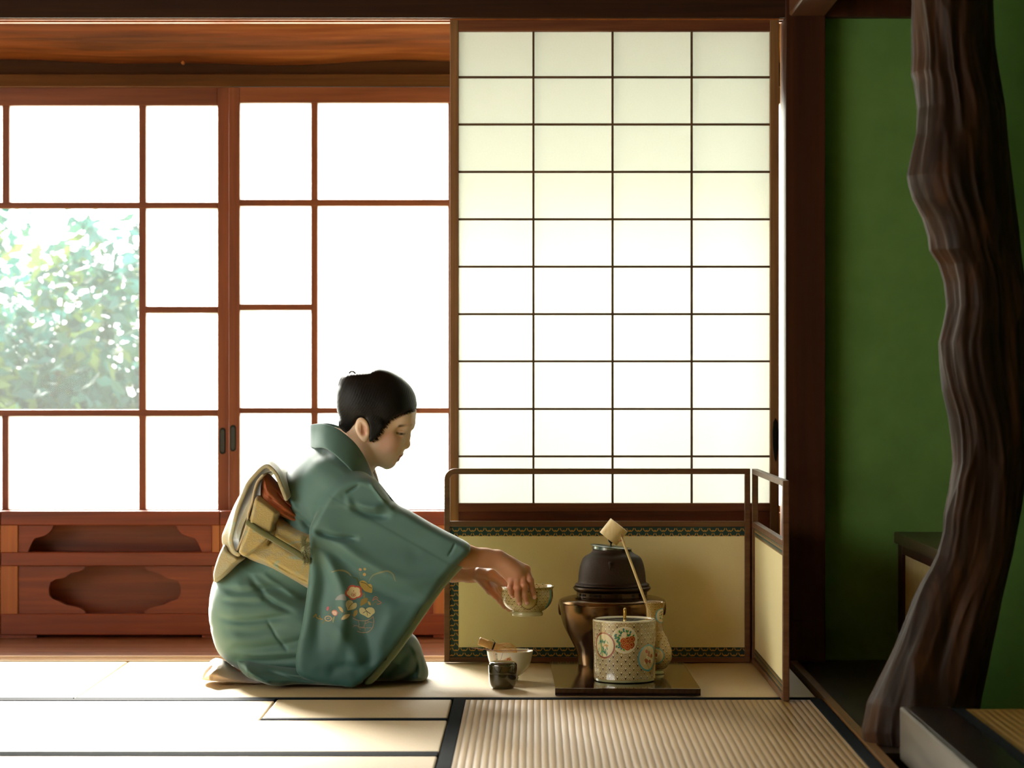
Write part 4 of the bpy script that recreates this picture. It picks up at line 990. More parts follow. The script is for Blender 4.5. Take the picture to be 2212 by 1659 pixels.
# ---------------------------------------------------------------- obi
def brocade(name, base, gold, mint, amt=.5):
    m, t, b, o = nt(name); tc = N(t, 'ShaderNodeTexCoord')
    v = N(t, 'ShaderNodeTexNoise', i_Scale=14.0, i_Detail=2.0, i_Distortion=1.5); t.links.new(tc.outputs['Object'], v.inputs[0])
    r = ramp(t, [(.42, base), (.5, gold), (.60, gold), (.66, mint)]); t.links.new(v.outputs[0], r.inputs[0])
    w_ = N(t, 'ShaderNodeTexWave', i_Scale=38.0, i_Distortion=14.0, i_Detail=2.0, wave_type='RINGS'); w_.inputs['Detail Scale'].default_value = 2.2; t.links.new(tc.outputs['Object'], w_.inputs[0])
    mx = N(t, 'ShaderNodeMix', data_type='RGBA'); mx.inputs[7].default_value = (*lin(gold), 1)
    g_ = N(t, 'ShaderNodeMath', operation='GREATER_THAN'); g_.inputs[1].default_value = .62; t.links.new(w_.outputs['Fac'], g_.inputs[0])
    g2 = N(t, 'ShaderNodeMath', operation='MULTIPLY'); g2.inputs[1].default_value = amt; t.links.new(g_.outputs[0], g2.inputs[0]); t.links.new(g2.outputs[0], mx.inputs[0])
    t.links.new(r.outputs[0], mx.inputs[6]); t.links.new(mx.outputs[2], b.inputs['Base Color'])
    b.inputs['Roughness'].default_value = .5; b.inputs['Sheen Weight'].default_value = .3
    bp = N(t, 'ShaderNodeBump', i_Strength=.3, i_Distance=.0008); t.links.new(w_.outputs['Fac'], bp.inputs['Height']); t.links.new(bp.outputs[0], b.inputs['Normal'])
    return m
M['obi'] = brocade('gold_brocade', '948e70', 'a4945e', '84998a'); M['obi_pale'] = brocade('pale_brocade', 'a4a48e', 'a8a080', '94a698', .35)
M['obi_in'] = cloth('obi_reverse', 'b4a88c', 'c4b89c')
R_band = outline([(556,1085),(600,1108),(640,1128),(675,1140),(740,1165),(770,1200),(740,1300),(690,1290),(667,1281),(620,1256),(570,1230),(525,1208),(508,1180),(525,1120)], Y=6.50)
band_f = folds([([(545,1128),(600,1165),(660,1205)], 5, .002), ([(600,1118),(596,1150),(580,1180)], 2.5, .005), ([(580,1205),(640,1240),(690,1262)], 2, .0015)], Y=6.5)
def f_band(p): return slab(p, R_band, YC, .163+0*p[:, 0], .03)+band_f(p[:, 0], p[:, 2])
obi = solid('obi', f_band, (PX(495, 6.5), 6.39, .1), (PX(790, 6.5), 6.85, .45), .003*HR, M['obi'], person)
# drum fold at the back: a bent sheet seen from its side
dr = [(618,1078),(608,1052),(596,1024),(580,1008),(568,1010),(552,1026),(536,1046),(524,1074),(514,1100),(506,1134),(500,1166),(506,1190),(516,1198)]
drq = spline(np.array([(PX(x, 6.47), PZ(y, 6.47)) for x, y in dr]), 6)
r_dr = Raster(drq[:, 0].min()-.12, drq[:, 0].max()+.06, drq[:, 1].min()-.06, drq[:, 1].max()+.06, .0015); Xg, Zg = r_dr.grid(); r_dr.A = seg_dist(Xg, Zg, drq).astype(f4)
dw = folds([([(500,1120),(560,1060)], 3, .001)], Y=6.5)
def f_drum(p):
    s = np.clip((p[:, 1]-6.462)/.05, 0, 1); s = s*s*(3-2*s)*np.clip((6.80-p[:, 1])/.05, 0, 1)
    top = np.clip((p[:, 2]-PZ(1150, YC))/.12, 0, 1); low = 1-top
    bx = .028*low+.005*top; bz = .008*top                    # the back bulges away from the edge
    left = np.clip((PX(590, YC)-p[:, 0])/.03, 0, 1)
    d = r_dr(p[:, 0]+bx*s*left-.004*s, p[:, 2]-bz*s)-.0052
    return smax(d, np.abs(p[:, 1]-6.632)-.168, .004)
solid('drum_fold', f_drum, (PX(455, 6.5), 6.44, .30), (PX(640, 6.5), 6.82, .60), .0022*HR, M['obi_pale'], obi)
# second leaf inside and the short end sticking out
dr2 = spline(np.array([(PX(x, 6.47), PZ(y, 6.47)) for x, y in [(568,1026),(556,1040),(549,1060),(544,1085),(536,1110),(534,1130),(524,1160),(512,1188)]]), 6)
r2 = Raster(dr2[:, 0].min()-.06, dr2[:, 0].max()+.06, dr2[:, 1].min()-.06, dr2[:, 1].max()+.06, .0015); Xg, Zg = r2.grid(); r2.A = seg_dist(Xg, Zg, dr2).astype(f4)
solid('inner_leaf', lambda p: smax(r2(p[:, 0], p[:, 2])-.0028, np.abs(p[:, 1]-6.625)-.157, .002), (PX(490, 6.5), 6.45, .32), (PX(590, 6.5), 6.80, .56), .0022*HR, M['obi_in'], obi)
R_in = outline([(548,1078),(560,1074),(600,1104),(599,1118),(592,1150),(588,1158),(578,1172),(560,1188),(533,1205),(514,1196),(516,1180),(528,1150),(540,1110)], Y=6.45)
in_f = folds([([(590,1160),(560,1184),(530,1202)], 2, .003), ([(594,1122),(588,1150)], 2, .003)], Y=6.45)
solid('folded_end', lambda p: slab(p, R_in, 6.50+0*p[:, 0], .062+0*p[:, 0], .010)+in_f(p[:, 0], p[:, 2]), (PX(500, 6.45), 6.38, .30), (PX(615, 6.45), 6.62, .50), .0024*HR, M['obi'], obi)
# hanging tail below the drum
R_tl = outline([(482,1172),(474,1186),(466,1205),(458,1232),(457,1246),(461,1262),(476,1256),(495,1240),(512,1222),(527,1208),(516,1196),(500,1186),(492,1172)], Y=6.50)
def f_tl(p):
    yc = 6.62+0*p[:, 0]; return slab(p, R_tl, yc, .150+0*p[:, 0], .012)
solid('tail', f_tl, (PX(445, 6.5), 6.44, .22), (PX(545, 6.5), 6.80, .40), .0024*HR, M['obi_pale'], obi)
# orange scarf above the band
R_ag = outline([(562,1030),(572,1026),(590,1044),(604,1062),(622,1078),(645,1108),(669,1136),(668,1142),(640,1138),(612,1126),(590,1112),(560,1088),(556,1060)], Y=6.47)
ag_f = folds([([(562,1066),(600,1092),(640,1122),(668,1138)], 3, .005), ([(566,1078),(600,1104),(640,1130)], 3, -.004), ([(580,1050),(612,1085),(650,1120)], 3, .005), ([(590,1056),(625,1092),(660,1130)], 2.5, -.004), ([(560,1050),(585,1075),(600,1084)], 3, .004)], Y=6.47)
solid('obi_scarf', lambda p: slab(p, R_ag, 6.56+0*p[:, 0], .115+0*p[:, 0], .05)+ag_f(p[:, 0], p[:, 2]), (PX(545, 6.47), 6.40, .35), (PX(685, 6.47), 6.72, .56), .0022*HR, cloth('burnt_orange_silk', '9c5230', 'ac6038', sheen=.2), person)
# flat cord and its tassel
V, Q = polygonize(lambda p: f_band(p)-.004, (PX(495, 6.5), 6.39, .1), (PX(790, 6.5), 6.65, .45), .006)
btree = BVHTree.FromPolygons([tuple(v) for v in V], [tuple(q) for q in Q])
def on_band(x, y, off=0.0):
    a_ = Vector(P(x, y, 5.9)); dirv = (Vector(P(x, y, 6.5))-a_).normalized(); h_ = btree.ray_cast(a_, dirv); q = h_[0] if h_[0] else Vector(P(x, y, 6.42)); return Vector((q.x, q.y-off, q.z))
top = [on_band(x, y, .002) for x, y in [(536,1121),(560,1139),(600,1162),(640,1186),(660,1199),(674,1207)]]; bot = [on_band(x, y, .002) for x, y in [(532,1131),(556,1149),(596,1173),(636,1197),(656,1210),(670,1218)]]
T_ = spline(np.array(top), 6); B_ = spline(np.array(bot), 6); V = []; Fq = []
for i in range(len(T_)):
    for k in range(4): q = T_[i]*(1-k/3)+B_[i]*(k/3); V.append((q[0], q[1]-.0045*math.sin(math.pi*(k+.5)/4), q[2]))
for i in range(len(T_)-1):
    for k in range(3): Fq.append((i*4+k, i*4+k+1, (i+1)*4+k+1, (i+1)*4+k))
cord = mk('obi_cord', V, Fq, cloth('olive_braid', '4a4e28', '585c32', rough=.7, bump=.6, bscale=500), person, smooth=True); s_ = cord.modifiers.new('t', 'SOLIDIFY'); s_.thickness = .003; s_.offset = 1
g = MB(); rr_ = random.Random(7); c0 = Vector(on_band(650, 1188, .014))
for i in range(260):
    a_ = math.radians(95+rr_.random()*150); L = .018+.026*rr_.random(); y_ = -.008-.016*rr_.random()
    e = c0+Vector((math.cos(a_)*L*-0.6+.002, y_, math.sin(a_)*L)); a2 = math.radians(200+rr_.random()*50)
    g.tube([c0, (c0+e)/2+Vector((.002, -.004, .003)), e, e+Vector((math.cos(a2)*.004, -.001, math.sin(a2)*.004))], .0006, 4, False)
g.mk('tassel', cloth('olive_tassel', '6c7050', '8c9068'), cord)
# ---------------------------------------------------------------- folding screen
def bishamon(U, V, base, line, w=.0016, p=.0225):
    """cloth woven with rows of interlocking tripod shapes drawn by thin arcs"""
    q = p*.60; C = np.zeros(U.shape+(3,)); C[:] = lin(base); D = np.full(U.shape, 9.)
    j = np.floor(V/q)
    for dj in (-1, 0, 1, 2):
        jj = j+dj; off = np.where(jj % 2 == 0, 0, p/2)
        i = np.round((U-off)/p)
        for di in (-1, 0, 1):
            cx, cz = (i+di)*p+off, jj*q; r = np.hypot(U-cx, V-cz); low = V < cz
            D = np.minimum(D, np.where(low & (V > cz-p*.40), np.abs(r-p*.40), 9.))              # cup
            D = np.minimum(D, np.where(V > cz-p*.40-.0002, np.abs(np.hypot(U-cx, V-(cz-p*.40))-p*.13), 9.)*1.0)   # small cap
    C[D < w*.62] = lin(line); return C
def grid_patch(name, u0, u1, v0, v1, h, to3, paint, mat, parent):
    nu, nv = int(round((u1-u0)/h))+1, int(round((v1-v0)/h))+1; us = np.linspace(u0, u1, nu); vs = np.linspace(v0, v1, nv); U, V = np.meshgrid(us, vs)
    X = to3(U, V); i, j = np.meshgrid(np.arange(nu-1), np.arange(nv-1)); a = (j*nu+i).ravel(); Q = np.stack([a, a+1, a+nu+1, a+nu], 1)
    return mk(name, X.reshape(-1, 3), Q, mat, parent, col=paint(U, V).reshape(-1, 3))
YF = 7.035
fs = thing('folding_screen', (PX(1290, YF), YF, 0), 'low two panel folding screen with cream paper and patterned cloth border', 'folding screen')
def bar(g, pts, w, y0, y1):                         # flat bent strip
    q = [np.array(p) for p in pts]; L = []; R_ = []
    for i in range(len(q)):
        t_ = q[min(i+1, len(q)-1)]-q[max(i-1, 0)]; t_ = t_/np.linalg.norm(t_); n_ = np.array([-t_[1], t_[0]]); L.append(q[i]+n_*w/2); R_.append(q[i]-n_*w/2)
    return g.prism([tuple(v) for v in L]+[tuple(v) for v in R_[::-1]], y0, y1)
cw = PX(972.5, YF)-PX(960.5, YF)
def Zf(y): return PZ(y, YF)
xl, xr = PX(966, YF), PX(1614, YF); ztop = Zf(1018)
rc = .022; pts = [(xl, .0014), (xl, ztop-rc)]+[(xl+rc-rc*math.cos(a_), ztop-rc+rc*math.sin(a_)) for a_ in np.linspace(0.15, math.pi/2-.1, 7)]+[(xl+rc, ztop), (xr+cw/2, ztop)]
g = MB(); bar(g, pts, cw, YF-.012, YF+.006); g.mk('bent_rail', M['screen'], fs, bevel=.001)
MB().box(xr-cw/2, xr+cw/2, YF-.012, YF+.006, .0014, ztop-cw/2).mk('hinge_post', M['screen'], fs, bevel=.001)
MB().box(xl+cw/2, xr-cw/2, YF-.011, YF+.005, Zf(1137.5), Zf(1125.5)).mk('middle_rail', M['screen'], fs, bevel=.001)
MB().box(xl+cw/2, xr-cw/2, YF-.011, YF+.005, .0014, Zf(1419)).mk('bottom_rail', M['screen'], fs, bevel=.001)
m, t, b, o = nt('cream_gold_paper'); nz = N(t, 'ShaderNodeTexNoise', i_Scale=350.0, i_Detail=3.0); tc = N(t, 'ShaderNodeTexCoord'); t.links.new(tc.outputs['Object'], nz.inputs[0])
r = ramp(t, [(.3, 'f0e2aa'), (.7, 'f6e9b4')]); t.links.new(nz.outputs[0], r.inputs[0]); t.links.new(r.outputs[0], b.inputs['Base Color']); b.inputs['Roughness'].default_value = .6
tr = N(t, 'ShaderNodeBsdfTranslucent'); tr.inputs[0].default_value = (*lin('fff0a8'), 1); mx = N(t, 'ShaderNodeMixShader'); mx.inputs[0].default_value = .08
t.links.new(b.outputs[0], mx.inputs[1]); t.links.new(tr.outputs[0], mx.inputs[2]); t.links.new(mx.outputs[0], o.inputs[0]); M['cream'] = m
MB().box(xl, xr, YF-.003, YF-.0015, Zf(1424), Zf(1130)).mk('panel', M['cream'], fs)
m = painted('woven_border_cloth', .6, 0); M['woven'] = m
PC = lambda U, V: bishamon(U, V, '123a34', 'c8923f')
ub0, ub1 = xl+cw/2, xr-cw/2
for nm, u0, u1, v0, v1 in (('top', ub0, ub1, Zf(1158), Zf(1137.5)), ('bottom', ub0, ub1, Zf(1419), Zf(1398)), ('side', ub0, PX(990.5, YF), Zf(1398), Zf(1158))):
    grid_patch('cloth_border', u0, u1, v0, v1, .0006, lambda U, V: np.stack([U, np.full(U.shape, YF-.0042), V], -1), PC, M['woven'], fs)
# the other leaf, folded towards the camera
xw = PX(1620, YF)+.004; yn = H*F/(1517-CY)+.006; yf = YF-.014
xw2 = .578+.012
ln = lambda a_, y: xw+(xw2-xw)*(yf-y)/(yf-yn)
def wing(g, y0, y1, z0, z1, th=.016, off=0):
    a0, a1 = ln(0, y0), ln(0, y1)
    return g.add([(a0+off, y0, z0), (a0+th+off, y0, z0), (a1+th+off, y1, z0), (a1+off, y1, z0), (a0+off, y0, z1), (a0+th+off, y0, z1), (a1+th+off, y1, z1), (a1+off, y1, z1)],
                 [(0,3,2,1),(4,5,6,7),(0,1,5,4),(1,2,6,5),(2,3,7,6),(3,0,4,7)])
zw = Zf(1012)
wing(MB(), yf-.015, yf, .0014, zw-.012).mk('hinge_post', M['screen'], fs, bevel=.001)
wing(MB(), yn, yn+.015, .0014, zw-.0).mk('end_post', M['screen'], fs, bevel=.002)
wing(MB(), yn+.015, yf, zw-.014, zw).mk('top_rail', M['screen'], fs, bevel=.001)
wing(MB(), yn+.015, yf-.015, Zf(1137.5), Zf(1125.5)).mk('middle_rail', M['screen'], fs, bevel=.001)
wing(MB(), yn+.015, yf-.015, .0014, Zf(1419)).mk('bottom_rail', M['screen'], fs, bevel=.001)
wing(MB(), yn+.013, yf-.013, Zf(1421), Zf(1131), .0012, .007).mk('panel', M['cream'], fs)
for v0, v1 in ((Zf(1158), Zf(1137.5)), (Zf(1419), Zf(1398))):
    grid_patch('cloth_border', yn+.015, yf-.015, v0, v1, .0007, lambda U, V: np.stack([xw+(xw2-xw)*(yf-U)/(yf-yn)+.0062, U, V], -1), PC, M['woven'], fs)

# ---------------------------------------------------------------- tea things
def lathe_paint(name, prof, c, nth, paint, mat, parent, origin=None, sub=None):
    prof = np.array(prof); 
    if sub: prof = spline(prof, sub)
    m_ = len(prof); th = np.linspace(-math.pi, math.pi, nth, endpoint=False)
    s_ = np.concatenate([[0], np.cumsum(np.hypot(*(prof[1:]-prof[:-1]).T))])
    T, K = np.meshgrid(th, np.arange(m_)); Rr = prof[K, 0]; Zz = prof[K, 1]
    X = np.stack([c[0]+Rr*np.sin(T), c[1]-Rr*np.cos(T), c[2]+Zz], -1)          # th = 0 faces the camera, positive to the right
    C = paint(T, Rr, Zz, s_[K]); i, j = np.meshgrid(np.arange(nth), np.arange(m_-1)); a = (j*nth+i).ravel(); b_ = (j*nth+(i+1) % nth).ravel()
    Q = np.stack([a, b_, b_+nth, a+nth], 1)
    return mk(name, X.reshape(-1, 3), Q, mat, parent, smooth=True, col=C.reshape(-1, 3))
def seigaiha(U, V, C, ground, line, w, sp, nr=4, lw=.14):
    r = w/2; j0 = np.floor((V-r)/sp).astype(int); done = np.zeros(U.shape, bool)
    for dj in range(int(r/sp)+3):
        j = j0+dj; off = np.where(j % 2 == 0, 0, w/2); i = np.round((U-off)/w); dx = U-off-i*w; dz = V-j*sp; d = np.hypot(dx, dz)
        hit = (~done) & (d < r) & (dz > -r*.35 if dj > 0 else d < r); done |= hit
        k = d/r*nr; fr = k-np.floor(k); ln_ = hit & (k > .62) & ((fr < lw*1.6) | (fr > 1-lw*.6))
        C[hit] = lin(ground); C[ln_] = lin(line)
    return C
def disc(A, B, r): return A*A+B*B < r*r
def leafm(A, B, x, y, ang, L, w):
    c_, s_ = math.cos(ang), math.sin(ang); u = (A-x)*c_+(B-y)*s_; v = -(A-x)*s_+(B-y)*c_; t_ = u/L
    return (t_ > 0) & (t_ < 1) & (np.abs(v) < w*np.sin(np.pi*np.clip(t_, 0, 1))**.8)
def roundel(C, A, B, r, ring, kind, seed=1):
    """A, B: metres from the centre of the medallion"""
    C[disc(A, B, r)] = lin('a88a48'); C[disc(A, B, r*.98)] = lin(ring); inn = disc(A, B, r*.86); C[inn] = lin('d8cda4'); rr = random.Random(seed); a_, b_ = A/r, B/r
    if kind == 'peony':
        C[inn] = lin('c9bd92')
        for k in range(46):
            an = math.radians(90+rr.uniform(0, 200)) if k % 3 else math.radians(rr.uniform(20, 100)); d = rr.uniform(.28, .66)
            C[leafm(a_, b_, d*math.cos(an), d*math.sin(an), an+rr.uniform(-.9, .9), .24, .07) & inn] = lin(rr.choice(['1c6b4a', '2a7a3c', '1d6a66', '3f7f3a']))
        for x, y, q in ((.30, -.12, .36), (.0, -.36, .28), (.50, -.36, .28), (.22, -.50, .26), (-.06, -.08, .24), (.56, .06, .24)):
            C[disc(a_-x, b_-y, q) & inn] = lin('c79a4a'); C[disc(a_-x, b_-y, q-.022) & inn] = lin(rr.choice(['9c3420', 'a83c24', '8c2c1c']))
            C[(np.abs(np.hypot(a_-x, b_-y)-q*.5) < .014) & inn] = lin('c79a4a')
        C[disc(a_+.02, b_-.38, .19) & inn] = lin('d8d0ac'); C[(np.abs(np.hypot(a_+.02, b_-.38)-.19) < .012) & inn] = lin('a88c50'); C[(np.abs(np.hypot(a_+.02, b_-.38)-.09) < .012) & inn] = lin('a88c50')
    if kind == 'bamboo':
        C[inn] = lin('d4c89a'); C[(np.abs(a_+.28+.12*b_) < .09) & inn] = lin('8fa060')
        for k in range(34):
            x, y = rr.uniform(-.6, .3), rr.choice([.45, .35, -.35, -.5, -.1])+rr.uniform(-.1, .1)
            C[leafm(a_, b_, x, y, rr.uniform(-2.4, -.7), .30, .035) & inn] = lin(rr.choice(['1d6e50', '2c7f4c', '1c6a6e']))
        C[leafm(a_, b_, -.05, -.1, .25, .5, .12) & inn] = lin('b88a48'); C[disc(a_-.1, b_+.15, .12) & inn] = lin('ddd4b0')
    if kind == 'plum':
        C[inn] = lin('cfc29c')
        for k in range(17):
            an, d = rr.uniform(0, 6.28), rr.uniform(.05, .62); x, y = d*math.cos(an), d*math.sin(an); col = 'a0402c' if rr.random() < .45 else 'ece6d0'
            for q in range(5): C[disc(a_-x-.085*math.cos(q*1.2566+k), b_-y-.085*math.sin(q*1.2566+k), .062) & inn] = lin(col)
            C[disc(a_-x, b_-y, .03) & inn] = lin('b08a3c')
        C[(np.abs(a_-.15*np.sin(b_*5)) < .018) & inn] = lin('6a4a30')
    if kind == 'shrub':
        C[inn] = lin('d2c69c')
        for k in range(26): C[leafm(a_, b_, rr.uniform(-.3, .3), rr.uniform(-.6, .4), rr.uniform(.6, 2.5), .28, .05) & inn] = lin(rr.choice(['3c7a44', '2a6f5c', 'a8653c']))
    return C
ZT = .0185                                          # top of the lacquer board
tb = thing('lacquer_board', (.225, 6.56, 0), 'dark brown glossy lacquer board carrying the brazier, jar and ladle stand', 'board')
bx = [(.0495, 6.285), (.402, 6.275), (.392, 6.87), (.040, 6.88)]
V = [(x, y, .001) for x, y in bx]+[(x, y, ZT) for x, y in bx]
mk('board', V, [(3,2,1,0),(4,5,6,7),(0,1,5,4),(1,2,6,5),(2,3,7,6),(3,0,4,7)], plain('dark_lacquer', '1e0d0a', .10, coat=1.0, spec=.6), tb, bevel=.0012)
# brazier
YZ = 6.84; zx = PX(1322, YZ); sY = F/YZ
def hp_(y): return PZ(y, YZ)
def prf(l): return [((x-1322)/sY, PZ(y, YZ)) for x, y in l]
bz = thing('brazier', (zx, YZ, ZT), 'bronze brazier with narrow foot on the lacquer board, carrying the iron kettle', 'brazier')
M['bronze'] = plain('aged_bronze', '7a5c3a', .18, metal=.85, c2='4c3826', nscale=9, bump=.03)
M['bronze_dk'] = plain('dark_bronze', '4a3a28', .3, metal=.85, c2='3a2c1e', nscale=12)
body = prf([(1322,1434),(1394,1434),(1396,1420),(1399,1406),(1406,1391),(1414,1376),(1424,1357),(1430,1340),(1435,1322),(1437,1308),(1437.5,1300),(1434,1294),(1420,1289.5),(1404,1287),(1393,1287),(1390,1290)])
body = [(0, body[0][1])]+[tuple(v) for v in spline(np.array(body[1:]), 6)]
MB().lathe(body, (zx, YZ, 0), 96).mk('body', M['bronze'], bz, smooth=True)
neck = prf([(1394,1289),(1398,1288),(1398,1276),(1396,1274)]); neck += [(neck[-1][0]-.006, neck[-1][1]), (neck[-1][0]-.006, neck[0][1])]
MB().lathe(neck, (zx, YZ, 0), 96).mk('neck', M['bronze_dk'], bz, smooth=False)
ring = prf([(1386,1278),(1396,1278.5),(1402,1275),(1406,1270),(1404,1266.5),(1399,1265.8),(1384,1266)])
MB().lathe([tuple(v) for v in spline(np.array(ring), 4)], (zx, YZ, 0), 96).mk('collar', M['bronze_dk'], bz, smooth=True)
hole_shade = plain('hole_shade_black', '060504', .9)  # black plugs on the uncut neck, their colour stands for the holes' shade
rn = (1398.6-1322)/sY
for an, w_, h_ in ((-66, .003, .0035), (-56, .0045, .0035), (-51, .0025, .003), (-40, .002, .002), (-28, .007, .0035), (-21, .004, .004), (-12, .0022, .0022), (35, .005, .004), (50, .004, .004), (63, .004, .004)):
    a_ = math.radians(an); c = Vector((zx+rn*math.sin(a_), YZ-rn*math.cos(a_), PZ(1282.5, YZ))); tu = Vector((math.cos(a_), math.sin(a_), 0)); nn = Vector((math.sin(a_), -math.cos(a_), 0))
    V = [c+tu*w_*math.cos(k*.5236)+Vector((0, 0, h_*math.sin(k*.5236)))+nn*.0008 for k in range(12)]; MB().add(V+[v-nn*.004 for v in V], [tuple(range(12))]+[(k, (k+1) % 12, 12+(k+1) % 12, 12+k) for k in range(12)]).mk('opening', hole_shade, bz)
for s_ in (-1, 1):                                   # ring lugs at both sides of the shoulder
    c = Vector((zx+s_*(111/sY), YZ, PZ(1312, YZ))); pts = [c+Vector((s_*.0035*math.sin(q)+s_*.004, -.012*math.cos(q*1.0)*0, .0165*math.cos(q))) for q in np.linspace(0, 2*math.pi, 25)]
    pts = [c+Vector((s_*(.001+.0035*math.sin(q)), -.010+.0, .0175*math.cos(q))) for q in np.linspace(0, 2*math.pi, 25)]
    MB().tube(pts, .0024, 8, False).mk('ring_handle', M['bronze'], bz, smooth=True)
# kettle
kt = thing('iron_kettle', (zx, YZ, PZ(1265, YZ)), 'dark cast iron kettle with tilted metal lid sitting on the bronze brazier', 'kettle')
m, t, b, o = nt('cast_iron'); tc = N(t, 'ShaderNodeTexCoord'); n1 = N(t, 'ShaderNodeTexNoise', i_Scale=190.0, i_Detail=6.0, i_Roughness=.7); t.links.new(tc.outputs['Object'], n1.inputs[0])
r = ramp(t, [(.3, '261a12'), (.7, '3a281b')]); t.links.new(n1.outputs[0], r.inputs[0]); t.links.new(r.outputs[0], b.inputs['Base Color']); b.inputs['Roughness'].default_value = .55; b.inputs['Metallic'].default_value = .35
bp = N(t, 'ShaderNodeBump', i_Strength=.55, i_Distance=.0015); t.links.new(n1.outputs[0], bp.inputs['Height']); t.links.new(bp.outputs[0], b.inputs['Normal']); M['iron'] = m
kp = [(1380,1265.2),(1398,1265.2),(1402.5,1263.5),(1401,1260.5),(1396,1257.5),(1394.8,1250),(1394,1240),(1391,1222),(1386,1208),(1380,1201),(1371,1196),(1365,1191),(1364,1187),(1364,1185.5),(1358,1185.5),(1356,1192)]
MB().lathe([(0, PZ(1265.2, YZ))]+[tuple(v) for v in spline(np.array(prf(kp)), 5)], (zx, YZ, 0), 96).mk('body', M['iron'], kt, smooth=True)
tilt = Matrix.Rotation(math.radians(6.2), 4, 'Y'); lc = (PX(1320, YZ), YZ, PZ(1182.5, YZ))
MB().lathe([(0, -.0005), (.047, -.001), (.049, -.0075), (.0505, -.0075), (.0505, .0), (.0545, .001), (.055, .0025), (.050, .0035), (.02, .0045), (0, .005)], lc, 72, tilt).mk('lid', plain('tin_bronze_lid', '98a098', .22, metal=.9, c2='7f8a84', nscale=20), kt, smooth=False, bevel=.0005)
kn = (PX(1319.5, YZ), YZ, PZ(1178, YZ))
MB().lathe([(0, -.003), (.0035, -.003), (.0018, .003), (.0022, .005), (.007, .009), (.009, .013), (.0085, .018), (.005, .022), (0, .0225)], kn, 24, tilt).mk('knob', M['iron_dark'], kt, smooth=True)
# small lug on the kettle's side facing the camera
lug = Vector((PX(1318, YZ-.085), YZ-.0845, PZ(1221, YZ-.085)))
MB().tube([lug+Vector((0, .004, .006)), lug+Vector((0, -.003, .003)), lug+Vector((0, -.004, -.003)), lug+Vector((.0002, -.001, -.010)), lug+Vector((0, .002, -.016))], [.0045, .0042, .003, .0016, .0012], 10).mk('lug', M['iron'], kt, smooth=True)
# ladle stand
YV = 6.60; vx = PX(1414, YV); sv = F/YV
def pv(l): return [((x-1414)/sv, PZ(y, YV)-ZT) for x, y in l]
ls = thing('ladle_stand', (vx, YV, ZT), 'tall gold patterned porcelain ladle stand with round belly behind the water jar', 'vase')
vp = pv([(1414,1456),(1434,1456),(1434,1449),(1431,1447),(1440,1441),(1450,1426),(1452,1412),(1449,1396),(1442,1378),(1434,1364),(1432,1350),(1432,1335),(1433,1315),(1436,1305),(1438,1301),(1436,1300),(1432,1304),(1430,1330)])
vp[0] = (0, 0); vp[1] = (vp[1][0], 0.0)
def pt_v(T, R_, Z, S):
    C = np.zeros(T.shape+(3,)); U = T*.031; C = seigaiha(U, S, C, 'd0bc88', '94743a', .0150, .0075, 3, .24)
    neckm = Z > (PZ(1362, YV)-ZT); C = np.where(neckm[..., None], seigaiha(U, S, C.copy(), 'b89a52', '6e4c18', .0140, .0070, 3, .24), C)
    foot = Z < (PZ(1446, YV)-ZT); C[foot] = lin('a8a878'); C[(Z < (PZ(1444.5, YV)-ZT)) & (Z > (PZ(1446.5, YV)-ZT))] = lin('8a6424')
    Tn = T*R_
    zc_ = PZ(1329, YV)-ZT; roundel(C, (T-math.radians(52))*.0225, Z-zc_, .0195, '4aa0b4', 'shrub', 3)
    zc_ = PZ(1413, YV)-ZT; roundel(C, (T-math.radians(2))*.042, Z-zc_, .0215, '4aa0b4', 'plum', 9)
    C[(np.abs(T-math.radians(72)-.1*np.sin(Z*30)) < .035) & (Z < .09)] = lin('2c5a40')
    rim = S > S.max()*.93; C[rim] = lin('c9a24e'); return C
M['porcelain'] = painted('glazed_porcelain', .16, .8)
lathe_paint('body', vp, (vx, YV, ZT), 560, pt_v, M['porcelain'], ls, sub=24)
# ladle
hl = thing('bamboo_ladle', P(1396, 1302, YV), 'pale bamboo ladle leaning out of the ladle stand in front of the kettle', 'ladle')
YLd = 6.62
c0 = Vector(P(1326.5, 1148, YLd)); axv = (Vector(P(1337.5, 1134, YLd))-Vector(P(1307.5, 1134+24, YLd)))
# cup: cylinder whose axis runs from lower left mouth to upper right base
A_ = Vector(P(1356, 1150, YLd)); B_ = Vector(P(1319, 1118, YLd)); C_ = Vector(P(1296, 1150, YLd)); D_ = Vector(P(1331.5, 1178, YLd))
ax = ((B_-C_)+(A_-D_)).normalized(); rad = ((A_-B_).length+(D_-C_).length)/4; hl_ = ((B_-C_).length+(A_-D_).length)/4
rot = Vector((0, 0, 1)).rotation_difference(ax).to_matrix().to_4x4(); cc = (A_+B_+C_+D_)/4
M['bamboo'] = wood('pale_bamboo', 'b49a62', 'd6c08a', 'e4d2a0', 'z', 2.5, .4, .1); M['bamboo_dk'] = plain('tanned_bamboo', 'b88a4c', .4, c2='c89a5c', nscale=60)
MB().lathe([(0, hl_), (rad, hl_), (rad*1.0, -hl_), (rad-.0025, -hl_), (rad-.0025, hl_-.003), (0, hl_-.003)], cc, 56, rot).mk('cup', M['bamboo'], hl, bevel=.0006)
h0 = Vector(P(1342, 1160, YLd-.030)); h1 = Vector(P(1347, 1172, YLd-.030)); h2 = Vector(P(1396, 1304, YV-.006)); h3 = Vector(P(1403, 1326, YV+.004))
MB().tube([h0, h0.lerp(h1, .5), h1, h1.lerp(h2, .33), h1.lerp(h2, .66), h2, h3], [.0018, .0032, .0034, .0034, .0036, .0038, .0038], 10).mk('handle', M['bamboo'], hl, smooth=True)
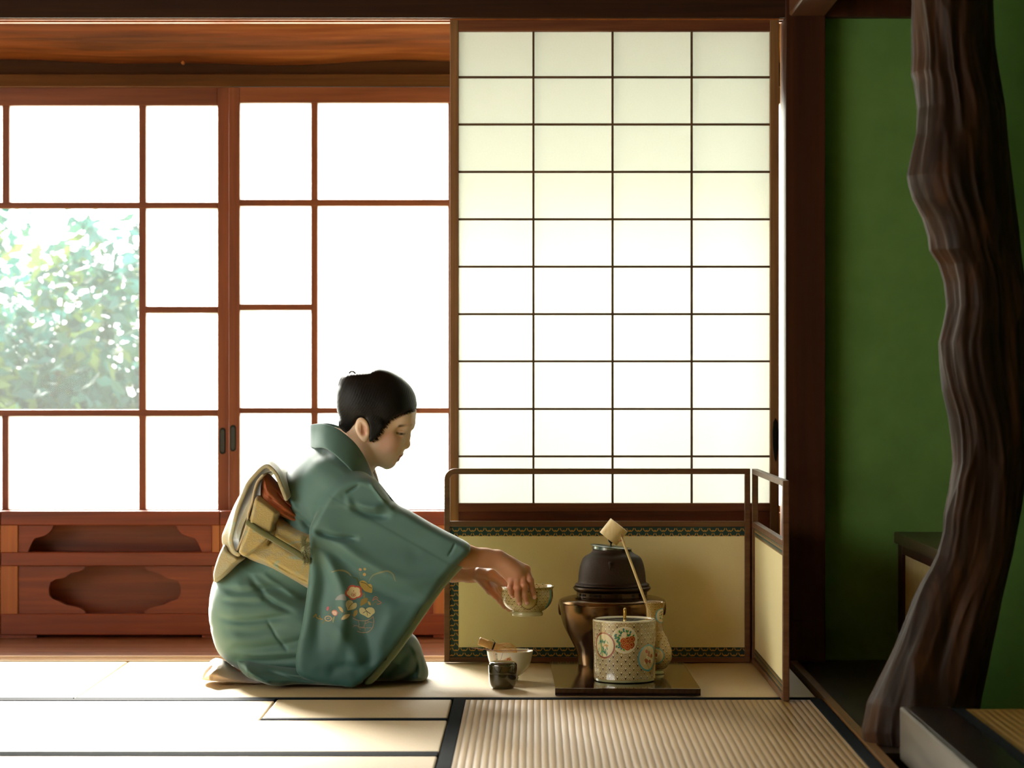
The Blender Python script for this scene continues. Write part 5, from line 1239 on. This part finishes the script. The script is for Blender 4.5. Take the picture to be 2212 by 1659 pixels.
MB().tube([h0+Vector((-.006, .002, -.010)), h0.lerp(h1, .6)], [.0012, .003], 8).tube([h0+Vector((.0, .001, .008)), h0.lerp(h1, .6)], [.001, .003], 8).mk('joint', plain('ladle_joint', '8a5a34', .5), hl)
# water jar
YJ = 6.452; jx = PX(1349, YJ); sj = F/YJ; zj = ZT
jr_t, jr_b = 69/sj, 66/sj; jh = PZ(1337, YJ)-zj
wj = thing('water_jar', (jx, YJ, zj), 'cylindrical gold and white porcelain water jar with painted flower medallions at board front', 'jar')
jp = [(0, 0), (jr_b-.008, 0), (jr_b-.002, .002), (jr_b, .008)]+[(jr_b+(jr_t-jr_b)*k/60, .008+(jh-.011)*k/60) for k in range(1, 61)]+[(jr_t-.001, jh), (jr_t-.004, jh+.0008), (jr_t-.007, jh-.001), (jr_t-.0075, jh-.006), (0, jh-.006)]
def pt_j(T, R_, Z, S):
    C = np.zeros(T.shape+(3,)); U = T*jr_t; C = seigaiha(U, Z+.004, C, 'bfb894', '8a6c34', .0212, .0106, 3, .24)
    gold = np.clip(1-np.abs(T+.35)/.55, 0, 1)
    C[Z < .009] = lin('a09c72'); C[(Z > .0085) & (Z < .0095)] = lin('94743a')
    for px_, py_, ring_, kd, sd in ((1346.5, 1376, 'cfcaa8', 'peony', 5), (1302, 1389, '8a4a3a', 'bamboo', 2), (1400, 1416, '3f9fc0', 'plum', 4)):
        a_ = math.asin((px_-1349)/69.5); r0 = 29.5/sj; z0 = PZ(py_, YJ)-zj; roundel(C, (T-a_)*jr_t, Z-z0, r0 if kd != 'bamboo' else r0*.97, ring_, kd, sd)
    C[(Z > jh-.0035)] = lin('d2caa8'); return C
js = np.array(jp)
dens = []
for i in range(len(js)-1):
    n_ = max(1, int(np.hypot(*(js[i+1]-js[i]))/.0005)); dens += [js[i]+(js[i+1]-js[i])*k/n_ for k in range(n_)]
dens.append(js[-1])
lathe_paint('body', dens, (jx, YJ, zj), 1000, pt_j, M['porcelain'], wj)
lid_ = MB().lathe([(jr_t-.0078, jh-.0055), (jr_t-.0078, jh-.002), (jr_t-.012, jh-.001), (.02, jh+.001), (0, jh+.001)], (jx, YJ, zj), 72).mk('lid', painted('glazed_lid', .12, 1) if False else plain('glazed_lid', 'a8a898', .10, coat=1, c2='8c8c80', nscale=40), wj, smooth=True)
kx = PX(1349.5, YJ); kz0, kz1 = zj+jh+.0005, PZ(1313, YJ)
kpts = [(kx, YJ-.010, kz0), (kx, YJ-.010, kz1-.008), (kx, YJ-.006, kz1-.0035), (kx, YJ, kz1-.003), (kx, YJ+.006, kz1-.0035), (kx, YJ+.010, kz1-.008), (kx, YJ+.010, kz0)]
MB().tube(spline(np.array(kpts), 4), .0034, 10).mk('lid_handle', plain('gold_glaze', 'b08c3c', .2, metal=.8), lid_, smooth=True)
# held bowl
bx_, bz_ = PX(1138.5, YB), 0; sb = F/YB
def pb(l): return [((x-1138.5)/sb, PZ(y, YB)) for x, y in l]
hb = thing('gold_tea_bowl', (bx_, YB, PZ(1329, YB)), 'gold patterned porcelain tea bowl held up in the woman\'s hands', 'bowl')
bp_ = [(1168,1329),(1172,1328),(1172.5,1323),(1171,1320.5),(1180,1315),(1189,1305),(1194,1292),(1194.5,1280),(1194,1272),(1197.5,1266.5),(1196,1265.8),(1191.5,1272),(1190,1285),(1184,1302),(1168,1315),(1150,1318)]
bq = spline(np.array([(0, PZ(1325, YB))]+pb(bp_)), 22); bq = np.concatenate([bq, [(0, PZ(1318, YB))]]); bq[:, 1] -= 0
def pt_b(T, R_, Z, S):
    C = np.zeros(T.shape+(3,)); U = T*.060; C = seigaiha(U, S, C, 'd0c48e', '94783a', .0158, .0079, 3, .24)
    hgt = PZ(1329, YB); lo = Z < PZ(1319.5, YB); C[lo & (S < S.max()*.5)] = lin('b4ad80')
    ins = S > S.max()*.62; C[ins] = lin('d0c498')
    out = ~ins; band = out & (np.abs(T-math.radians(66)) < .10) & (Z > PZ(1312, YB)) & (Z < PZ(1272, YB)); C[band] = lin('3f8ba4'); band = out & (np.abs(T-math.radians(73)) < .07) & (Z > PZ(1312, YB)) & (Z < PZ(1272, YB)); C[band] = lin('8a7a3c')
    zc_ = PZ(1293, YB); A, B = (T-math.radians(3))*.062, Z-zc_; 
    dd = np.hypot(A, B*.95); C[out & (dd < .0215)] = lin('c9b878'); C[out & (np.abs(dd-.0215) < .0010)] = lin('5a4428'); C[out & (np.abs(dd-.0185) < .0005)] = lin('9a7a3a')
    C[np.abs(S-S.max()*.615) < .0012] = lin('8a6424'); return C
lathe_paint('body', bq, (bx_, YB, 0), 800, pt_b, M['porcelain'], hb)
# white bowl with whisk and scoop
YW = 6.615; wx = PX(1101.5, YW); sw = F/YW
wb = thing('white_tea_bowl', (wx, YW, 0), 'white porcelain tea bowl on the mat behind the tea caddy, holding a bamboo whisk', 'bowl')
wp = [((x-1101.5)/sw, PZ(y, YW)) for x, y in [(1118,1470),(1120,1469),(1120.5,1463),(1119,1461),(1128,1455),(1139,1444),(1146,1430),(1149.5,1418),(1151.5,1407),(1150.5,1406),(1147,1416),(1143,1430),(1134,1446),(1118,1456)]]
wq = spline(np.array([(0, .003)]+wp), 14); wq = np.concatenate([wq, [(0, PZ(1457, YW))]]); wq[:, 1] = np.maximum(wq[:, 1], .0005)
def pt_w(T, R_, Z, S):
    C = np.zeros(T.shape+(3,)); C[:] = lin('e2dcc8'); out = S < S.max()*.55; U = T*.058
    A, B = U-(-.010), Z-PZ(1424, YW)
    c_, s_ = math.cos(.45), math.sin(.45); u = A*c_+B*s_; v = -A*s_+B*c_
    C[out & (np.abs(u) < .016) & (np.abs(v) < .0065)] = lin('d2ac78')
    for k in range(8):
        an = k*.785; C[out & leafm(u-.008, v, .001*math.cos(an), .001*math.sin(an), an, .0058, .0010)] = lin('a0302c')
    for k in range(4): C[out & leafm(u+.008, v-.003+.003*k, 0, 0, .5, .005, .0007)] = lin('3a3424')
    C[out & (np.abs(U+.036) < .0035) & (Z > PZ(1438, YW)) & (np.sin(Z*2400) > .1)] = lin('4a5a48'); C[out & (np.abs(U+.043) < .004) & (np.sin(Z*1600+U*900) > .4) & (Z > PZ(1440, YW))] = lin('c88a58')
    C[out & (np.abs(A+.016-B*.4) < .0006) & (Z > PZ(1432, YW))] = lin('8c8c88'); return C
lathe_paint('body', wq, (wx, YW, 0), 360, pt_w, painted('white_glaze', .2, .6), wb)
# whisk lying in the bowl
w0 = Vector(P(1034.5, 1384.5, YW-.005)); w1 = Vector(P(1066, 1396, YW-.005)); dw_ = (w1-w0).normalized()
wk = thing('bamboo_whisk', tuple(w1), 'bamboo tea whisk lying across the white bowl with its handle to the left', 'whisk')
rw = Vector((0, 0, 1)).rotation_difference(dw_).to_matrix().to_4x4(); L_ = (w1-w0).length
M['whisk'] = plain('whisk_bamboo', 'c89a54', .45, c2='d8ae68', nscale=80); 
MB().lathe([(0, 0), (.0098, 0), (.0105, .002), (.0102, L_*.55), (.0110, L_*.60), (.0102, L_*.65), (.0100, L_), (0, L_)], w0, 32, rw).mk('handle', M['whisk'], wk, smooth=True)
g = MB(); up = (Vector((0, 0, 1))-dw_*dw_.z).normalized(); sd_ = dw_.cross(up)
for ly, (rO, n_) in enumerate(((1.0, 60), (.45, 26))):
    for k in range(n_):
        a_ = 2*math.pi*k/n_; e = up*math.cos(a_)+sd_*math.sin(a_)
        pts = [w1+e*.0095, w1+dw_*.012+e*(.0105), w1+dw_*.026+e*(.019*rO+.001), w1+dw_*.040+e*(.024*rO), w1+dw_*.052+e*(.021*rO), w1+dw_*.060+e*(.012*rO)]
        pts = [p_+Vector((0, 0, -.10*max(0, (p_-w1).dot(dw_)-.02))) for p_ in pts]
        g.tube(pts, [.0008, .0007, .0005, .0004, .0003, .0003], 4, False)
g.mk('tines', M['whisk'], wk, smooth=True)
g = MB(); 
for o_ in (.0, .0012, .0024): g.tube([w1+dw_*(-.001+o_)+(up*math.cos(a_)+sd_*math.sin(a_))*.0106 for a_ in np.linspace(0, 6.283, 25)], .0008, 6, False)
g.tube([w1+up*.011, w1+up*.014-dw_*.005, w1+up*.0155-dw_*.009], .0005, 5); g.mk('black_thread', plain('black_thread', '14110d', .7), wk)
# scoop across the rim
s0 = [(1017, 1400, 6.55), (1040, 1403, 6.553), (1070, 1405.5, 6.553), (1100, 1406.3, 6.553), (1130, 1405.5, 6.553), (1148, 1403.5, 6.553), (1155, 1405.5, 6.553), (1160, 1410, 6.553), (1164, 1417, 6.553)]
tsp = MB(); q = spline(np.array([P(*v) for v in s0]), 4); n_ = len(q)
for i in range(n_-1):
    wv = [.0022 if i < n_*.75 else .0022+.003*math.sin(math.pi*min(1, (i-n_*.75)/(n_*.25))) for i in (i, i+1)]
    a0, a1 = q[i], q[i+1]; V = []
    for (p_, w_) in ((a0, wv[0]), (a1, wv[1])):
        for dy, dz in ((-w_, -.0008), (w_, -.0008), (w_, .0008), (-w_, .0008)): V.append((p_[0], p_[1]+dy, p_[2]+dz+.0006))
    tsp.add(V, [(0, 1, 5, 4), (1, 2, 6, 5), (2, 3, 7, 6), (3, 0, 4, 7)]+([(3, 2, 1, 0)] if i == 0 else [])+([(4, 5, 6, 7)] if i == n_-2 else []))
tag(tsp.mk('tea_scoop', plain('brown_bamboo', '7a4c2c', .4, c2='8c5a36', nscale=90)), 'thin brown bamboo tea scoop resting across the rim of the white bowl', 'scoop')
# caddy
YN_ = 6.445; nx_ = PX(1086, YN_); sn = F/YN_
nc = thing('tea_caddy', (nx_, YN_, 0), 'small dark glossy lacquer tea caddy standing on the mat before the white bowl', 'caddy')
npf = [((x-1086)/sn, PZ(y, YN_)) for x, y in [(1104,1489.5),(1108,1487),(1113,1480),(1115.5,1470),(1116.3,1455)]]
npf = [(0, .001)]+[tuple(v) for v in spline(np.array([(npf[0][0], .001)]+npf[1:]), 6)]
M['caddy'] = plain('olive_black_lacquer', '2a2610', .07, coat=1.0, spec=.7, c2='363016', nscale=12)
MB().lathe(npf, (nx_, YN_, 0), 72).mk('body', M['caddy'], nc, smooth=True)
lp = [((x-1086)/sn, PZ(y, YN_)) for x, y in [(1116.3,1454.6),(1116.8,1450),(1117,1440),(1116.5,1434),(1113,1430),(1104,1427.8),(1086,1427.2)]]
lp = [(lp[0][0]-.001, lp[0][1])]+[tuple(v) for v in spline(np.array(lp), 5)]; lp[-1] = (0, lp[-1][1])
MB().lathe(lp, (nx_, YN_, 0), 72).mk('lid', M['caddy'], nc, smooth=True)

# ---------------------------------------------------------------- gnarled alcove post
YT = 5.44
Lp = [(-30,1975),(0,1977),(60,1976),(120,1977),(155,1975),(175,1981),(230,1988),(290,1984),(340,1972),(380,1964),(400,1967),(430,1976),(470,1998),(510,2011),(540,2015),(570,2034),(610,2045),(660,2049),(700,2040),(740,2029),(790,2031),(840,2036),(900,2050),(950,2057),(1000,2061),(1060,2054),(1110,2044),(1150,2042),(1200,2030),(1230,2016),(1260,1998),(1300,1977),(1350,1957),(1400,1937),(1450,1914),(1490,1895),(1520,1880),(1545,1875),(1580,1868),(1610,1872),(1640,1890)]
Rp = [(-30,2142),(0,2145),(100,2152),(200,2166),(300,2178),(400,2192),(500,2204),(600,2216),(700,2224),(800,2228),(900,2226),(1000,2218),(1100,2206),(1200,2188),(1300,2166),(1400,2144),(1500,2122),(1560,2112),(1640,2108)]
ly_, lx_ = zip(*Lp); ry_, rx_ = zip(*Rp)
nz, nth = 560, 220; V = np.zeros((nz, nth, 3)); zz = np.linspace(0.003, 1.87, nz); rs = np.random.RandomState(3)
th = np.linspace(0, 2*math.pi, nth, endpoint=False)
def vnoise(a, b, seed, na, nb):                     # periodic in a
    r = np.random.RandomState(seed).rand(nb+2, na); u = (a % 1)*na; v = np.clip(b, 0, .9999)*nb; i = u.astype(int); j = v.astype(int); fu, fv = u-i, v-j; fu = fu*fu*(3-2*fu); fv = fv*fv*(3-2*fv)
    return (r[j, i % na]*(1-fu)+r[j, (i+1) % na]*fu)*(1-fv)+(r[j+1, i % na]*(1-fu)+r[j+1, (i+1) % na]*fu)*fv
TH, ZZ = np.meshgrid(th/(2*math.pi), (zz/1.87))
warp = TH+.05*vnoise(TH, ZZ, 1, 5, 9)+.12*ZZ
ridge = 1-np.abs(2*vnoise(warp, ZZ, 2, 9, 5)-1)*1.0
fl2 = 1-np.abs(2*vnoise(warp, ZZ, 5, 22, 8)-1); fine = vnoise(warp, ZZ, 6, 70, 18)
for k in range(nz):
    y_ = CY+(H-zz[k])*F/YT; xl_, xr_ = np.interp(y_, ly_, lx_), np.interp(y_, ry_, rx_); cx_ = PX((xl_+xr_)/2, YT); r_ = (xr_-xl_)/2*YT/F
    dd = (ridge[k]-.5)*.030+(fl2[k]-.5)*.012+(fine[k]-.5)*.004
    side = np.abs(np.cos(th))**4                    # keep the traced outline at both sides
    rr_ = r_*(1.0)+dd*(1-.75*side)-.004*(1-side)
    V[k, :, 0] = cx_+rr_*np.cos(th); V[k, :, 1] = YT+.02+rr_*.80*np.sin(th); V[k, :, 2] = zz[k]
i, j = np.meshgrid(np.arange(nth), np.arange(nz-1)); a = (j*nth+i).ravel(); b_ = (j*nth+(i+1) % nth).ravel(); Q = np.stack([a, b_, b_+nth, a+nth], 1)
m, t, b, o = nt('polished_gnarled_wood'); tc = N(t, 'ShaderNodeTexCoord'); mp = N(t, 'ShaderNodeMapping'); mp.inputs['Scale'].default_value = (9, 9, 1.3); t.links.new(tc.outputs['Object'], mp.inputs[0])
n1 = N(t, 'ShaderNodeTexNoise', i_Scale=1.6, i_Detail=7.0, i_Roughness=.6, i_Distortion=.8); t.links.new(mp.outputs[0], n1.inputs[0]); r = ramp(t, [(.3, '170e07'), (.48, '27180c'), (.6, '3a2311'), (.75, '4a2e17')]); t.links.new(n1.outputs[0], r.inputs[0]); t.links.new(r.outputs[0], b.inputs['Base Color'])
b.inputs['Roughness'].default_value = .55; b.inputs['Specular IOR Level'].default_value = .12
mp2 = N(t, 'ShaderNodeMapping'); mp2.inputs['Scale'].default_value = (60, 60, 3); t.links.new(tc.outputs['Object'], mp2.inputs[0]); n2 = N(t, 'ShaderNodeTexNoise', i_Scale=1.0, i_Detail=5.0); t.links.new(mp2.outputs[0], n2.inputs[0])
bp = N(t, 'ShaderNodeBump', i_Strength=.35, i_Distance=.003); t.links.new(n2.outputs[0], bp.inputs['Height']); t.links.new(bp.outputs[0], b.inputs['Normal'])
tag(mk('alcove_post', V.reshape(-1, 3), Q, m, smooth=True), 'gnarled twisting natural tree trunk post at the right edge of the alcove', 'post')

# ---------------------------------------------------------------- garden beyond the glass
struct('garden_ground', MB().box(-14, 10, 8.6, 34, -.6, -.5), plain('moss_ground', '6a7a48', .9, c2='8a9460', nscale=2)) 
g = MB(); g.box(-6, 4, 7.97, 8.55, 2.15, 2.22); struct('shading_eave', g, M['ceiling'])  # unseen eave, added to shade the upper part of the shoji
def leaf_mat(name, c):
    m, t, b, o = nt(name); b.inputs['Base Color'].default_value = (*lin(c), 1); b.inputs['Roughness'].default_value = .5; b.inputs['Specular IOR Level'].default_value = .25
    tr = N(t, 'ShaderNodeBsdfTranslucent'); tr.inputs[0].default_value = (*lin(c), 1); mx = N(t, 'ShaderNodeMixShader'); mx.inputs[0].default_value = .45
    t.links.new(b.outputs[0], mx.inputs[1]); t.links.new(tr.outputs[0], mx.inputs[2]); t.links.new(mx.outputs[0], o.inputs[0]); return m
LM = [leaf_mat('leaf_green', '284a3a'), leaf_mat('leaf_teal', '2a524e'), leaf_mat('leaf_lime', '485c2c'), leaf_mat('leaf_deep', '1e403a')]
def tree_(cx_, cy_, hgt, rad_, n_, seed, label):
    rs = np.random.RandomState(seed); t_ = thing('garden_tree', (cx_, cy_, -.5), label, 'tree')
    g = MB(); base = Vector((cx_, cy_, -.5)); tips = []
    for k in range(11):
        a_ = rs.rand()*6.28; e = base+Vector((math.cos(a_)*rad_*rs.uniform(.3, .9), math.sin(a_)*rad_*.6, hgt*rs.uniform(.45, 1.0))); mid = base.lerp(e, .5)+Vector((rs.uniform(-.1, .1), 0, .1))
        g.tube([base+Vector((0, 0, .1*k)), mid, e], [.03, .016, .005], 6); tips += [mid, e, mid.lerp(e, .5)]
    g.mk('trunk', plain('tree_bark', '5a4a38', .9), t_)
    V = []; Fq = []; mi = []
    for k in range(n_):
        if k % 12 == 0:
            ti = tips[rs.randint(len(tips))]; q = rs.randn(3)*np.array([rad_*.30, rad_*.25, hgt*.13]); cl = np.array(ti)+q; tone = rs.randint(4)
        c = cl+rs.randn(3)*.075; d = rs.randn(3); d[2] = d[2]*.4-.5; d /= np.linalg.norm(d); n2 = np.cross(d, rs.randn(3)); n2 /= np.linalg.norm(n2); L = rs.uniform(.07, .12); w_ = L*.22
        up_ = np.cross(d, n2); b0 = len(V)
        V += [c, c+d*L*.35+n2*w_+up_*.006, c+d*L, c+d*L*.35-n2*w_+up_*.006, c+d*L*.5-up_*.004]
        Fq += [(b0, b0+1, b0+4), (b0+1, b0+2, b0+4), (b0+2, b0+3, b0+4), (b0+3, b0, b0+4)]; mi += [tone if rs.rand() < .75 else rs.randint(4)]*4
    mk('foliage', V, np.array(Fq), None, t_, mats=LM, midx=mi)
tree_(-2.25, 11.6, 1.75, .72, 11000, 2, 'leafy garden shrub seen pale and overexposed through the clear window pane')
tree_(-3.9, 15.6, 2.7, 1.1, 9000, 5, 'taller leafy tree behind the shrub at the left edge of the clear pane')
